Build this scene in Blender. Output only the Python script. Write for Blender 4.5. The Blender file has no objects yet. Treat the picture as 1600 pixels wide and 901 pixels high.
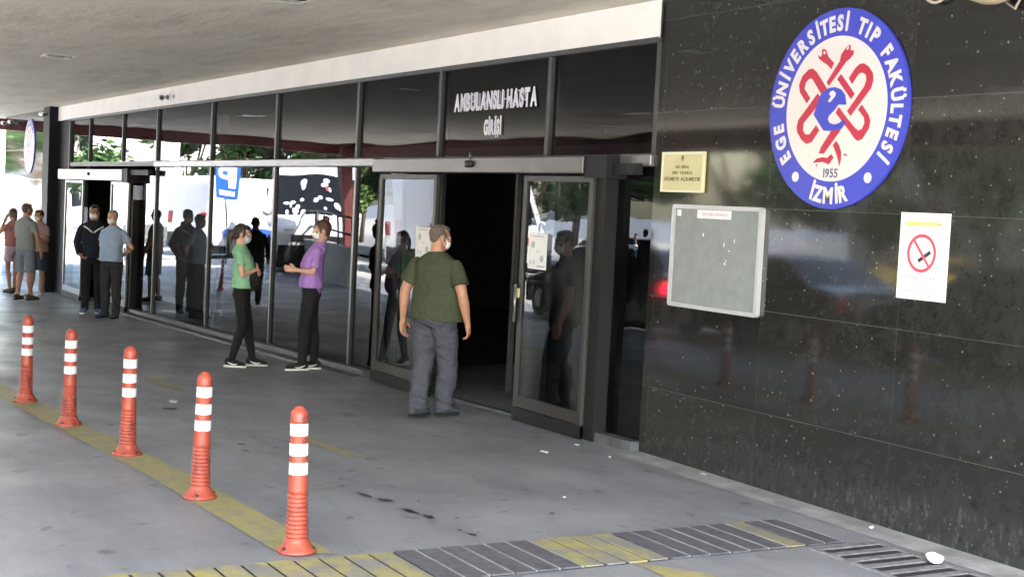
import bpy, bmesh, math, random
from mathutils import Vector, Matrix, noise
C = bpy.context.scene.collection
sc = bpy.context.scene
R = math.radians
# ------------------------------------------------------------------ camera, world, sun, exposure
cam = bpy.data.objects.new('camera', bpy.data.cameras.new('camera')); C.objects.link(cam)
r_ = Vector((0.490602, 0.869861, 0.051493)); u_ = Vector((-0.075477, -0.016451, 0.997012)); f_ = Vector((-0.868109, 0.493023, -0.057583))
cam.matrix_world = Matrix(((r_.x, u_.x, -f_.x, 0), (r_.y, u_.y, -f_.y, -6.066), (r_.z, u_.z, -f_.z, 1.78), (0, 0, 0, 1)))
cam.data.sensor_width = 36; cam.data.lens = 2178.7 / 1600 * 36
cam.data.clip_start = .05; cam.data.clip_end = 1500
sc.camera = cam
SUN = Vector((0.85, -0.62, 1.15)).normalized()          # towards the sun
W = bpy.data.worlds.new('World'); sc.world = W; W.use_nodes = True
nt = W.node_tree; bg = nt.nodes['Background']
sky = nt.nodes.new('ShaderNodeTexSky'); sky.sky_type = 'NISHITA'; sky.sun_disc = False
sky.sun_elevation = math.asin(SUN.z); sky.sun_rotation = math.atan2(SUN.x, SUN.y)
sky.air_density = 1.3; sky.dust_density = 2.0
nt.links.new(sky.outputs[0], bg.inputs[0]); bg.inputs[1].default_value = .15
sl = bpy.data.lights.new('sun', 'SUN'); sl.energy = 5.0; sl.angle = R(.5); sl.color = (1, .95, .87)
so = bpy.data.objects.new('sun', sl); C.objects.link(so); so.location = (0, 0, 60)
so.rotation_euler = SUN.to_track_quat('Z', 'Y').to_euler()
sc.view_settings.view_transform = 'Standard'; sc.view_settings.look = 'None'
sc.view_settings.exposure = 4.0; sc.view_settings.gamma = 1
sc.cycles.use_denoising = True
sc.cycles.max_bounces = 8; sc.cycles.diffuse_bounces = 4; sc.cycles.glossy_bounces = 5
sc.cycles.transmission_bounces = 6; sc.cycles.transparent_max_bounces = 12
sc.cycles.sample_clamp_indirect = 6.0
sc.cycles.caustics_reflective = False; sc.cycles.caustics_refractive = False

# ------------------------------------------------------------------ materials
def lin(c):
    return tuple((x / 12.92 if x <= .04045 else ((x + .055) / 1.055) ** 2.4) for x in c)
MATS = {}
def mat(name, col, rough=.6, metal=0, noise_amt=0, nscale=8, spec=.5, bump=0, bscale=60, col2=None, stretch=None, emit=None, coat=0, lo=.35, hi=.65):
    m = bpy.data.materials.new(name); m.use_nodes = True; n = m.node_tree.nodes; l = m.node_tree.links
    b = n['Principled BSDF']; b.inputs['Base Color'].default_value = (*col, 1)
    b.inputs['Roughness'].default_value = rough; b.inputs['Metallic'].default_value = metal
    b.inputs['Specular IOR Level'].default_value = spec; b.inputs['Coat Weight'].default_value = coat
    b.inputs['Coat Roughness'].default_value = .05
    if emit: b.inputs['Emission Color'].default_value = (*emit[0], 1); b.inputs['Emission Strength'].default_value = emit[1]
    tc = n.new('ShaderNodeTexCoord'); mp = n.new('ShaderNodeMapping'); l.new(tc.outputs['Object'], mp.inputs[0])
    if stretch: mp.inputs['Scale'].default_value = stretch
    if noise_amt or col2:
        t = n.new('ShaderNodeTexNoise'); t.inputs['Scale'].default_value = nscale; t.inputs['Detail'].default_value = 6; t.inputs['Roughness'].default_value = .6
        l.new(mp.outputs[0], t.inputs[0])
        rmp = n.new('ShaderNodeValToRGB'); l.new(t.outputs['Fac'], rmp.inputs[0])
        c2 = col2 if col2 else tuple(max(0, x * (1 - noise_amt)) for x in col)
        c1 = col if col2 else tuple(min(1, x * (1 + noise_amt)) for x in col)
        rmp.color_ramp.elements[0].position = lo; rmp.color_ramp.elements[0].color = (*c2, 1)
        rmp.color_ramp.elements[1].position = hi; rmp.color_ramp.elements[1].color = (*c1, 1)
        l.new(rmp.outputs[0], b.inputs['Base Color'])
    if bump:
        t2 = n.new('ShaderNodeTexNoise'); t2.inputs['Scale'].default_value = bscale; t2.inputs['Detail'].default_value = 4
        l.new(mp.outputs[0], t2.inputs[0]); bp = n.new('ShaderNodeBump'); bp.inputs['Strength'].default_value = bump; bp.inputs['Distance'].default_value = .01
        l.new(t2.outputs['Fac'], bp.inputs['Height']); l.new(bp.outputs[0], b.inputs['Normal'])
    MATS[name] = m
    return m

class NB:                                                # small node builder for the special materials
    def __init__(s, m): s.n = m.node_tree.nodes; s.l = m.node_tree.links; s.b = s.n['Principled BSDF']; s.pos = s.n.new('ShaderNodeNewGeometry').outputs['Position']
    def noise(s, scale, detail=5, rough=.6, vec=None, sc3=None):
        v = vec or s.pos
        if sc3:
            mp = s.n.new('ShaderNodeMapping'); mp.inputs['Scale'].default_value = sc3; s.l.new(v, mp.inputs[0]); v = mp.outputs[0]
        t = s.n.new('ShaderNodeTexNoise'); t.inputs['Scale'].default_value = scale; t.inputs['Detail'].default_value = detail; t.inputs['Roughness'].default_value = rough
        s.l.new(v, t.inputs[0]); return t.outputs['Fac']
    def ramp(s, fac, stops):
        r = s.n.new('ShaderNodeValToRGB'); s.l.new(fac, r.inputs[0]); cr = r.color_ramp
        while len(cr.elements) < len(stops): cr.elements.new(.5)
        for e, (p, c) in zip(cr.elements, stops): e.position = p; e.color = (*c, 1) if len(c) == 3 else c
        return r.outputs[0]
    def mix(s, fac, a, b, mode='MIX'):
        m = s.n.new('ShaderNodeMix'); m.data_type = 'RGBA'; m.blend_type = mode
        for val, k in ((fac, 0), (a, 6), (b, 7)):
            if isinstance(val, (int, float)): m.inputs[k].default_value = val
            elif isinstance(val, tuple): m.inputs[k].default_value = (*val, 1)
            else: s.l.new(val, m.inputs[k])
        return m.outputs[2]
    def math(s, op, a, b=None, clamp=False):
        m = s.n.new('ShaderNodeMath'); m.operation = op; m.use_clamp = clamp
        for k, v in ((0, a), (1, b)):
            if v is None: continue
            if isinstance(v, (int, float)): m.inputs[k].default_value = v
            else: s.l.new(v, m.inputs[k])
        return m.outputs[0]
    def sep(s):
        x = s.n.new('ShaderNodeSeparateXYZ'); s.l.new(s.pos, x.inputs[0]); return x.outputs
    def bump(s, h, strength, dist):
        b = s.n.new('ShaderNodeBump'); b.inputs['Strength'].default_value = strength; b.inputs['Distance'].default_value = dist
        s.l.new(h, b.inputs['Height']); s.l.new(b.outputs[0], s.b.inputs['Normal'])
B1 = (0, 0, 0); W1 = (1, 1, 1)
# asphalt: grey with patches, grit, dark trodden stains
M_asph = mat('asphalt', (.16, .165, .175), .62, spec=.45); k = NB(M_asph)
big = k.ramp(k.noise(.35, 6, .65), [(.3, (.175, .182, .205)), (.5, (.225, .232, .255)), (.72, (.275, .28, .30))])
sm = k.ramp(k.noise(2.2, 6, .7, sc3=(.35, 1, 1)), [(.3, (.72, .72, .73)), (.6, (1, 1, 1))])
gr = k.ramp(k.noise(120, 3, .7), [(.25, (.62, .62, .62)), (.5, (.98, .98, .98)), (.8, (1.35, 1.35, 1.33))])
cc = k.mix(1.0, k.mix(1.0, big, sm, 'MULTIPLY'), gr, 'MULTIPLY')
sp = k.ramp(k.noise(5.5, 3, .5), [(.29, (.35, .35, .36)), (.36, (1, 1, 1))]); cc = k.mix(.8, cc, k.mix(1.0, cc, sp, 'MULTIPLY'))
k.l.new(cc, k.b.inputs['Base Color'])
k.l.new(k.ramp(k.noise(1.1, 5), [(.35, (.34, .34, .34)), (.65, (.58, .58, .58))]), k.b.inputs['Roughness'])
k.bump(k.noise(160, 3, .7), .35, .004)
M_street = mat('street_asphalt', (.40, .39, .36), .8, noise_amt=.2, nscale=1.2, bump=.3)
M_conc = mat('concrete', (.30, .30, .29), .8, noise_amt=.28, nscale=3.5, bump=.4, bscale=40)
M_concband = mat('concrete_band', (.255, .255, .26), .7, noise_amt=.3, nscale=4, bump=.4, bscale=70)
# worn paint with asphalt showing through
def paint(name, col, wear, scale=9):
    m = mat(name, col, .6); k = NB(m)
    w = k.ramp(k.math('ADD', k.math('MULTIPLY', k.noise(scale, 8, .7), .7), k.math('MULTIPLY', k.noise(70, 3), .3)), [(wear - .05, B1), (wear + .09, W1)])
    c = k.mix(w, (.17, .17, .175), k.mix(k.noise(3, 4), col, tuple(x * .72 for x in col)))
    k.l.new(c, k.b.inputs['Base Color']); k.bump(k.noise(150, 3), .3, .004); return m
M_yel = paint('yellow_line_paint', (.33, .295, .125), .43)
M_yelf = paint('faded_yellow_paint', (.33, .28, .12), .46)
M_yel2 = paint('grate_yellow_paint', (.35, .315, .10), .485, 4)
# polished black granite: tiles, joints, pale crystals, dirt splash near the ground
def granite(name, z0=0.0):
    m = mat(name, (.02, .02, .022), .05, spec=.52); k = NB(m); s = k.sep()
    base = k.ramp(k.noise(14, 8, .75), [(.3, (.010, .010, .010)), (.55, (.017, .017, .0165)), (.85, (.029, .030, .029))])
    v = k.n.new('ShaderNodeTexVoronoi'); v.inputs['Scale'].default_value = 24; k.l.new(k.pos, v.inputs[0])
    sep2 = k.n.new('ShaderNodeSeparateColor'); k.l.new(v.outputs['Color'], sep2.inputs[0])
    rad = k.math('MULTIPLY', k.math('SUBTRACT', sep2.outputs[0], .45), .32)
    spk = k.math('LESS_THAN', v.outputs['Distance'], rad)
    rad2 = k.math('MULTIPLY', k.math('SUBTRACT', sep2.outputs[1], .25), 1)
    c = k.mix(k.math('MULTIPLY', spk, k.math('MAXIMUM', rad2, .2)), base, (.60, .62, .56))
    # tile tone
    def cell(o, off, size):
        return k.math('FLOOR', k.math('DIVIDE', k.math('SUBTRACT', o, off), size))
    comb = k.n.new('ShaderNodeCombineXYZ'); k.l.new(cell(s[0], -7.25, 1.24), comb.inputs[0]); k.l.new(cell(s[2], .505, .678), comb.inputs[2])
    wn = k.n.new('ShaderNodeTexWhiteNoise'); k.l.new(comb.outputs[0], wn.inputs[0])
    c = k.mix(1.0, c, k.ramp(wn.outputs['Value'], [(0, (.7, .7, .72)), (1, (1.35, 1.35, 1.3))]), 'MULTIPLY')
    def line(o, off, size, w):
        fr = k.math('FRACT', k.math('DIVIDE', k.math('SUBTRACT', o, off - w / 2), size))
        return k.math('LESS_THAN', fr, w / size)
    j = k.math('MAXIMUM', line(s[2], .505, .678, .005), k.math('MULTIPLY', line(s[0], -7.25, 1.24, .003), .45))
    c = k.mix(k.math('MULTIPLY', j, .36), c, (.12, .115, .10))
    # dried splash marks low on the stone
    hz = k.math('SUBTRACT', s[2], k.math('MULTIPLY', k.noise(1.3, 4, .6, sc3=(1, 1, .25)), .40))
    near = k.ramp(hz, [(.0, W1), (.05, (.45, .45, .45)), (.22, B1)])
    dirt = k.math('MULTIPLY', near, k.math('MULTIPLY', k.ramp(k.noise(24, 8, .8, sc3=(1, 1, .4)), [(.34, B1), (.82, W1)]), k.ramp(k.math('MULTIPLY', k.math('ADD', s[0], 9), .25), [(.1, (.25, .25, .25)), (.75, W1)])))
    c = k.mix(k.math('MULTIPLY', dirt, .30), c, (.12, .14, .16))
    sm = k.ramp(k.noise(1.1, 5, .6), [(.5, B1), (.75, W1)])
    c = k.mix(k.math('MULTIPLY', sm, .015), c, (.15, .16, .16))
    k.l.new(c, k.b.inputs['Base Color'])
    ro = k.math('ADD', .025, k.math('ADD', k.math('MULTIPLY', dirt, .5), k.math('MULTIPLY', k.noise(2.3, 4), .05)))
    k.l.new(ro, k.b.inputs['Roughness'])
    k.bump(k.math('MULTIPLY', j, -1), .5, .002)
    return m
M_gran = granite('black_granite')
M_pillar = mat('dark_granite_pillar', (.012, .012, .015), .6, noise_amt=.5, nscale=30, spec=.12)
# tinted glass, mirror-like at a glancing angle
def glass(name, tint, dust=0.0, ior=1.62, boost=1.25):
    m = bpy.data.materials.new(name); m.use_nodes = True; n = m.node_tree.nodes; l = m.node_tree.links
    n.remove(n['Principled BSDF']); out = n['Material Output']
    tr = n.new('ShaderNodeBsdfTransparent'); tr.inputs[0].default_value = (*tint, 1)
    gl = n.new('ShaderNodeBsdfGlossy'); gl.inputs['Roughness'].default_value = .004; gl.inputs[0].default_value = (.95, .97, 1, 1)
    fr = n.new('ShaderNodeFresnel'); fr.inputs[0].default_value = ior
    mu = n.new('ShaderNodeMath'); mu.operation = 'MULTIPLY'; mu.use_clamp = True; mu.inputs[1].default_value = boost; l.new(fr.outputs[0], mu.inputs[0])
    mx = n.new('ShaderNodeMixShader'); l.new(mu.outputs[0], mx.inputs[0]); l.new(tr.outputs[0], mx.inputs[1]); l.new(gl.outputs[0], mx.inputs[2])
    last = mx
    g = n.new('ShaderNodeNewGeometry'); t = n.new('ShaderNodeTexNoise'); t.inputs['Scale'].default_value = 2.2; t.inputs['Detail'].default_value = 7; t.inputs['Roughness'].default_value = .7
    mp = n.new('ShaderNodeMapping'); mp.inputs['Scale'].default_value = (1, 1, .45); l.new(g.outputs['Position'], mp.inputs[0]); l.new(mp.outputs[0], t.inputs[0])
    rp = n.new('ShaderNodeValToRGB'); rp.color_ramp.elements[0].position = .42; rp.color_ramp.elements[1].position = .8
    rp.color_ramp.elements[0].color = (0, 0, 0, 1); rp.color_ramp.elements[1].color = (dust, dust, dust, 1); l.new(t.outputs[0], rp.inputs[0])
    df = n.new('ShaderNodeBsdfDiffuse'); df.inputs[0].default_value = (.4, .43, .48, 1)
    m2 = n.new('ShaderNodeMixShader'); l.new(rp.outputs[0], m2.inputs[0]); l.new(last.outputs[0], m2.inputs[1]); l.new(df.outputs[0], m2.inputs[2])
    l.new(m2.outputs[0], out.inputs[0]); return m
M_glass = glass('tinted_window_glass', (.2, .21, .23), .03, 1.5, .66)
M_glass_d = glass('dusty_door_glass', (.34, .36, .38), .16, 1.5, .75)
M_alud = mat('dark_mullion_aluminium', (.022, .024, .028), .35, metal=.2)
M_leafm = mat('door_leaf_metal', (.032, .031, .030), .5, metal=.2, noise_amt=.1, nscale=3)
M_alu = mat('anodised_aluminium', (.045, .045, .047), .5, metal=.3, noise_amt=.15, nscale=5)
M_alul = mat('light_aluminium', (.15, .15, .155), .35, metal=.5, noise_amt=.1, nscale=4)
M_hdr = mat('door_header_metal', (.085, .08, .076), .38, metal=.6, noise_amt=.1, nscale=3)
M_dkf = mat('black_door_frame', (.012, .012, .014), .6, spec=.2)
M_sill = mat('dusty_sill', (.065, .07, .08), .5, noise_amt=.35, nscale=6)
M_fascia = mat('fascia_paint', (.86, .83, .78), .8, noise_amt=.04, nscale=2.5, bump=.15)
M_soff = mat('soffit_plaster', (.50, .47, .41), .9); k = NB(M_soff)
a = k.ramp(k.noise(.5, 5, .6), [(.3, (.66, .60, .50)), (.65, (.77, .71, .60))])
b2 = k.ramp(k.noise(1.6, 5, .6, sc3=(.5, 1.4, 1)), [(.33, (.82, .81, .8)), (.5, (1, 1, 1))])
k.l.new(k.mix(1.0, a, b2, 'MULTIPLY'), k.b.inputs['Base Color']); k.bump(k.noise(1.0, 5, .6, sc3=(.6, 1.6, 1)), .6, .05)
M_red = mat('red_beam_paint', (.15, .03, .025), .6, noise_amt=.2, nscale=4)
M_white = mat('white_paint', (.80, .80, .80), .4)
M_wpaper = mat('white_paper', (.66, .67, .69), .6)
M_black = mat('black_plastic', (.02, .02, .022), .45)
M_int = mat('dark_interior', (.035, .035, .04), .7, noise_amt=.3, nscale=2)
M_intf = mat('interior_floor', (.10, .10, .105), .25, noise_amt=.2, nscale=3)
M_blue = mat('emblem_blue', (.038, .050, .42), .35)
M_embw = mat('emblem_white', (.58, .56, .545), .4)
M_embr = mat('emblem_red', (.40, .018, .045), .4)
M_bran = mat('bollard_orange', (.44, .050, .032), .45, noise_amt=.14, nscale=12, bump=.1)
k = NB(M_bran); k.pos = k.n.new('ShaderNodeTexCoord').outputs['Object']
sc_ = k.ramp(k.noise(16, 7, .75, sc3=(1, 1, .4)), [(.36, (.10, .022, .018)), (.46, (.29, .050, .030)), (.62, (.35, .062, .034)), (.8, (.42, .10, .065))]); k.l.new(sc_, k.b.inputs['Base Color'])
M_refl = mat('white_reflective_tape', (.66, .67, .70), .45, col2=(.30, .29, .29), nscale=26, lo=.30, hi=.42)
M_brass = mat('brass_plaque', (.50, .46, .25), .38, metal=.25, noise_amt=.08, nscale=6)
M_brd = mat('grey_felt_board', (.20, .22, .23), .85, noise_amt=.08, nscale=10)
M_tyre = mat('tyre_rubber', (.02, .02, .02), .8)
M_rim = mat('wheel_rim', (.45, .45, .46), .35, metal=.7)
M_cglass = mat('car_glass', (.010, .012, .015), .08, spec=.25)
M_tail = mat('tail_lamp', (.6, .01, .015), .2, emit=((1, .02, .06), 1.6))
M_tail0 = mat('tail_lamp_off', (.35, .01, .015), .2)
M_head = mat('headlamp', (.7, .7, .7), .1, spec=.8)
M_leaf = mat('leaf_green', (.075, .15, .035), .6, col2=(.03, .07, .016), nscale=1.5, lo=.3, hi=.7)
M_leaf2 = mat('leaf_light_green', (.13, .22, .05), .6, col2=(.06, .12, .025), nscale=1.5, lo=.3, hi=.7)
M_bark = mat('bark', (.14, .10, .07), .9, noise_amt=.4, nscale=12)
M_stucco = mat('white_stucco', (.78, .77, .74), .85, noise_amt=.06, nscale=1)
M_stucco2 = mat('ochre_stucco', (.42, .36, .28), .85, noise_amt=.1, nscale=1)
M_grate = mat('drain_metal', (.085, .085, .10), .55, noise_amt=.3, nscale=20)
M_slot = mat('drain_slot_dark', (.012, .010, .012), .9)
M_wet = mat('wet_stain', (.02, .018, .018), .5, noise_amt=.3, nscale=20)
M_psign = mat('parking_blue', (.02, .10, .50), .4)

# ------------------------------------------------------------------ mesh helpers
def gz(x): return .022 * max(min(0, x + 8.5), -21.5)      # the paving falls away to the far end
def obj(name, bm, m, parent=None, smooth=False, bevel=0):
    me = bpy.data.meshes.new(name)
    if isinstance(bm, bpy.types.Mesh): me = bm; me.name = name
    else:
        bmesh.ops.recalc_face_normals(bm, faces=bm.faces); bm.to_mesh(me); bm.free()
    o = bpy.data.objects.new(name, me); C.objects.link(o)
    if m is not None:
        for mm in (m if isinstance(m, (list, tuple)) else [m]): me.materials.append(mm)
    if smooth:
        for p in me.polygons: p.use_smooth = True
    if parent is not None:
        if parent.get('_w'): me.transform(Matrix.Translation(-_abs(parent)))
        o.parent = parent
    if bevel:
        md = o.modifiers.new('bevel', 'BEVEL'); md.width = bevel; md.segments = 2; md.limit_method = 'ANGLE'
    return o
def _abs(p):
    v = Vector((0, 0, 0))
    while p is not None: v += p.location; p = p.parent
    return v
def part(name, bm, m, parent, world=True, **kw):
    """child mesh; geometry given in world coordinates when world=True (unrotated things)"""
    o = obj(name, bm, m, None, **kw)
    if world: o.data.transform(Matrix.Translation(-_abs(parent)))
    o.parent = parent
    return o
def tag(o, label=None, cat=None, group=None, kind=None):
    if label: o['label'] = label
    if cat: o['category'] = cat
    if group: o['group'] = group
    if kind: o['kind'] = kind
    return o
def empty(name, loc, label, cat, group=None, rz=0):
    o = bpy.data.objects.new(name, None); C.objects.link(o); o.location = loc; o.rotation_euler = (0, 0, rz)
    o.empty_display_size = .2
    return tag(o, label, cat, group)
def copy_tree(o, parent=None):
    c = o.copy(); C.objects.link(c); c.parent = parent
    for ch in list(o.children): copy_tree(ch, c)
    return c
def BM(): return bmesh.new()
def box(bm, x0, x1, y0, y1, z0, z1, zf=None):
    v = []
    for x in (x0, x1):
        for y in (y0, y1):
            for z in (z0, z1):
                v.append(bm.verts.new((x, y, z + (zf(x) if zf else 0))))
    for f in ((0, 1, 3, 2), (4, 6, 7, 5), (0, 4, 5, 1), (2, 3, 7, 6), (0, 2, 6, 4), (1, 5, 7, 3)):
        bm.faces.new([v[i] for i in f])
    return bm
def frame_for(d):
    d = d.normalized(); a = Vector((0, 0, 1)) if abs(d.z) < .9 else Vector((0, 1, 0))
    u = d.cross(a).normalized(); return u, d.cross(u).normalized()
def loft(bm, secs, seg=20, cap=True, uv=None, power=2.0):
    """secs: (centre, ru, rv); uv = fixed (u, v) axes or None to follow the path"""
    rings = []
    for i, (c, ru, rv) in enumerate(secs):
        c = Vector(c)
        if uv: u, v = uv
        else:
            a = Vector(secs[max(0, i - 1)][0]); b = Vector(secs[min(len(secs) - 1, i + 1)][0]); u, v = frame_for(b - a)
        ring = []
        for k in range(seg):
            t = 2 * math.pi * k / seg; ct, st = math.cos(t), math.sin(t)
            ct = math.copysign(abs(ct) ** (2 / power), ct); st = math.copysign(abs(st) ** (2 / power), st)
            ring.append(bm.verts.new(c + u * (ru * ct) + v * (rv * st)))
        rings.append(ring)
    for a, b in zip(rings, rings[1:]):
        for k in range(seg): bm.faces.new((a[k], a[(k + 1) % seg], b[(k + 1) % seg], b[k]))
    if cap: bm.faces.new(rings[0][::-1]); bm.faces.new(rings[-1])
    return bm
def ell(bm, c, r, rot=None, seg=16):
    m = Matrix.Translation(Vector(c)) @ (rot.to_4x4() if rot else Matrix()) @ Matrix.Diagonal((*r, 1)); nr = seg * 2 // 3
    top = bm.verts.new(m @ Vector((0, 0, 1))); bot = bm.verts.new(m @ Vector((0, 0, -1))); rings = []
    for j in range(1, nr):
        a = math.pi * j / nr; rings.append([bm.verts.new(m @ Vector((math.sin(a) * math.cos(2 * math.pi * i / seg), math.sin(a) * math.sin(2 * math.pi * i / seg), math.cos(a)))) for i in range(seg)])
    for i in range(seg):
        k_ = (i + 1) % seg; bm.faces.new((top, rings[0][i], rings[0][k_])); bm.faces.new((bot, rings[-1][k_], rings[-1][i]))
        for r0, r1 in zip(rings, rings[1:]): bm.faces.new((r0[i], r1[i], r1[k_], r0[k_]))
    return bm
def cap(bm, p0, p1, r0, r1, seg=14):                       # round ended tapered limb
    p0 = Vector(p0); p1 = Vector(p1)
    loft(bm, [(p0, r0, r0), (p1, r1, r1)], seg); ell(bm, p0, (r0,) * 3, None, 12); ell(bm, p1, (r1,) * 3, None, 12); return bm
def tube(bm, pts, r, seg=8): return loft(bm, [(p, r, r) for p in pts], seg)
def prism(bm, pts, t, y=0, ox=0, oz=0, s=1):               # outline in the x-z plane, thickness t towards -y
    a = [bm.verts.new((ox + p[0] * s, y, oz + p[1] * s)) for p in pts]; b = [bm.verts.new((ox + p[0] * s, y - t, oz + p[1] * s)) for p in pts]
    bm.faces.new(a); bm.faces.new(b[::-1]); n = len(pts)
    for i in range(n): bm.faces.new((a[i], b[i], b[(i + 1) % n], a[(i + 1) % n]))
    return bm
def disc(r, n=96, r0=None): return [(r * math.cos(2 * math.pi * i / n), r * math.sin(2 * math.pi * i / n)) for i in range(n)]
def sheet(name, pts, dz, m, kind='structure', cuts=(-8.5, -30)):   # flat painted sheet following the slope
    bm = BM(); f = bm.faces.new([bm.verts.new((x, y, 0)) for x, y in pts])
    for cx in cuts:
        bmesh.ops.bisect_plane(bm, geom=bm.verts[:] + bm.edges[:] + bm.faces[:], plane_co=(cx, 0, 0), plane_no=(1, 0, 0))
    for v in bm.verts: v.co.z = gz(v.co.x) + dz
    for f in bm.faces:
        f.normal_update()
    o = obj(name, bm, m); 
    if kind: o['kind'] = kind
    return o
GLY = {}
def glyph(ch, off):
    """outline verts and faces of one letter at cap height 1, left side at 0; dots and cedillas added by hand"""
    key = (ch, off)
    if key in GLY: return GLY[key]
    base_ = {'İ': 'I', 'Ş': 'S', 'Ğ': 'G', 'Ü': 'U'}.get(ch, ch)
    cu = bpy.data.curves.new('t', 'FONT'); cu.body = base_; cu.size = 1 / .69; cu.offset = off; cu.resolution_u = 3
    o = bpy.data.objects.new('t', cu); C.objects.link(o); dg = bpy.context.evaluated_depsgraph_get()
    me = bpy.data.meshes.new_from_object(o.evaluated_get(dg)); bpy.data.objects.remove(o); bpy.data.curves.remove(cu)
    x0 = min(v.co.x for v in me.vertices); x1 = max(v.co.x for v in me.vertices)
    polys = [[(me.vertices[i].co.x - x0, me.vertices[i].co.y) for i in p.vertices] for p in me.polygons]; bpy.data.meshes.remove(me); w = x1 - x0
    def dot(cx, cz, r): polys.append([(cx + r * math.cos(t), cz + r * math.sin(t)) for t in [i * math.pi / 5 for i in range(10)]])
    rd = .085 + off
    if ch == 'İ': dot(w / 2, 1.17, rd)
    if ch == 'Ü': dot(w * .28, 1.17, rd); dot(w * .72, 1.17, rd)
    if ch == 'Ğ': polys.append([(w * .28, 1.10), (w * .72, 1.10), (w * .82, 1.26), (w * .66, 1.20), (w * .34, 1.20), (w * .18, 1.26)])
    if ch == 'Ş': polys.append([(w * .42, -.02), (w * .58, -.02), (w * .66, -.16), (w * .44, -.28), (w * .36, -.22), (w * .5, -.14)])
    GLY[key] = (polys, w); return GLY[key]
def text_bm(items, depth=.002):
    """items: (body, x, z, height, xscale, rot cw, offset, align) on the wall plane y=0 facing -y"""
    out = BM()
    for body, x, z, h, xs, rot, off, al in items:
        cur = 0; placed = []
        for ch in body:
            if ch == ' ': cur += .55; continue
            polys, w = glyph(ch, round(off / h, 4)); placed.append((cur, polys)); cur += w + .13
        wid = (cur - .13) * xs; M_ = Matrix.Translation((x, 0, z)) @ Matrix.Rotation(rot, 4, 'Y')
        for cx_, polys in placed:
            for p in polys:
                q = [((cx_ + a) * xs * h - wid * h / 2, (b_ - .5) * h) for a, b_ in p]
                for yy in (-depth / 2,):
                    out.faces.new([out.verts.new(M_ @ Vector((a, yy, b_))) for a, b_ in q])
    ex = bmesh.ops.extrude_face_region(out, geom=out.faces[:]); bmesh.ops.translate(out, verts=[v for v in ex['geom'] if isinstance(v, bmesh.types.BMVert)], vec=(0, depth, 0))
    return out
def shift(bm, d): bmesh.ops.translate(bm, verts=bm.verts[:], vec=d); return bm

# ------------------------------------------------------------------ ground
xs = [-400, -120, -60, -30, -8.5, 6, 120, 400]; ys = [-400, -120, -40, -9, 30, 120, 400]
bm = BM(); g = [[bm.verts.new((x, y, gz(x))) for y in ys] for x in xs]
for i in range(len(xs) - 1):
    for j in range(len(ys) - 1): bm.faces.new((g[i][j], g[i + 1][j], g[i + 1][j + 1], g[i][j + 1]))
tag(obj('ground', bm, M_asph), kind='structure')
sheet('road', [(-200, -60), (60, -60), (60, 30), (.4, 30), (.4, -10.2), (-39.2, -10.2), (-39.2, 30), (-200, 30)], .004, M_street)
sheet('yellow_line', [(-22, -4.32), (-13.1, -3.98), (-6.5, -3.62), (-6.42, -3.36), (-13.1, -3.74), (-22, -4.06)], .004, M_yel)
for x0, x1, y0, y1 in ((-9.85, -8.85, -2.24, -2.14), (-13.9, -12.9, -2.33, -2.22), (-18.4, -17.4, -2.52, -2.42)):
    sheet('lane_dash', [(x0, y0 - .05), (x1, y0), (x1, y1), (x0, y1 - .05)], .004, M_yelf)
sheet('yellow_arrow', [(-5.80, -1.98), (-5.46, -1.72), (-2.0, -1.72), (-2.0, -2.05)], .004, M_yel)
sheet('wall_gutter', [(-8.57, -.30), (3, -.30), (3, -.02), (-8.57, -.02)], .004, M_concband)
# scattered dark wet stains, painted-on shapes lying on the paving
rng = random.Random(4)
bm = BM()
def blob(bm, cx, cy, lx, ly, ang):
    n = 14; vs = []; lx *= .62; ly *= 1.1
    for i in range(n):
        t = 2 * math.pi * i / n; rr = rng.uniform(.6, 1.25); x = lx * rr * math.cos(t); y = ly * rr * math.sin(t)
        X = cx + x * math.cos(ang) - y * math.sin(ang); Y = cy + x * math.sin(ang) + y * math.cos(ang)
        vs.append(bm.verts.new((X, Y, gz(X) + .006)))
    bm.faces.new(vs)
for cx, cy, lx, ly, a in ((-7.66, -2.66, .15, .022, .2), (-7.50, -2.60, .08, .03, .1), (-7.18, -2.58, .14, .02, .25), (-7.03, -2.54, .09, .025, .1), (-6.57, -2.50, .05, .02, .5), (-6.68, -2.52, .03, .012, .2),
                          (-7.95, -2.70, .05, .015, .3), (-8.15, -2.62, .04, .012, 1), (-7.42, -2.42, .03, .012, 0), (-9.62, -2.78, .07, .03, .2), (-9.4, -2.6, .03, .015, .3), (-9.32, -2.85, .05, .02, .5), (-9.9, -2.6, .03, .015, 0),
                          (-11.6, -2.75, .12, .05, .1), (-12.3, -2.9, .09, .05, .1), (-6.95, -2.4, .03, .01, .4), (-6.9, -1.8, .03, .02, 0)):
    blob(bm, cx, cy, lx, ly, a)
tag(obj('wet_stains', bm, M_wet), kind='stuff')

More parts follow.
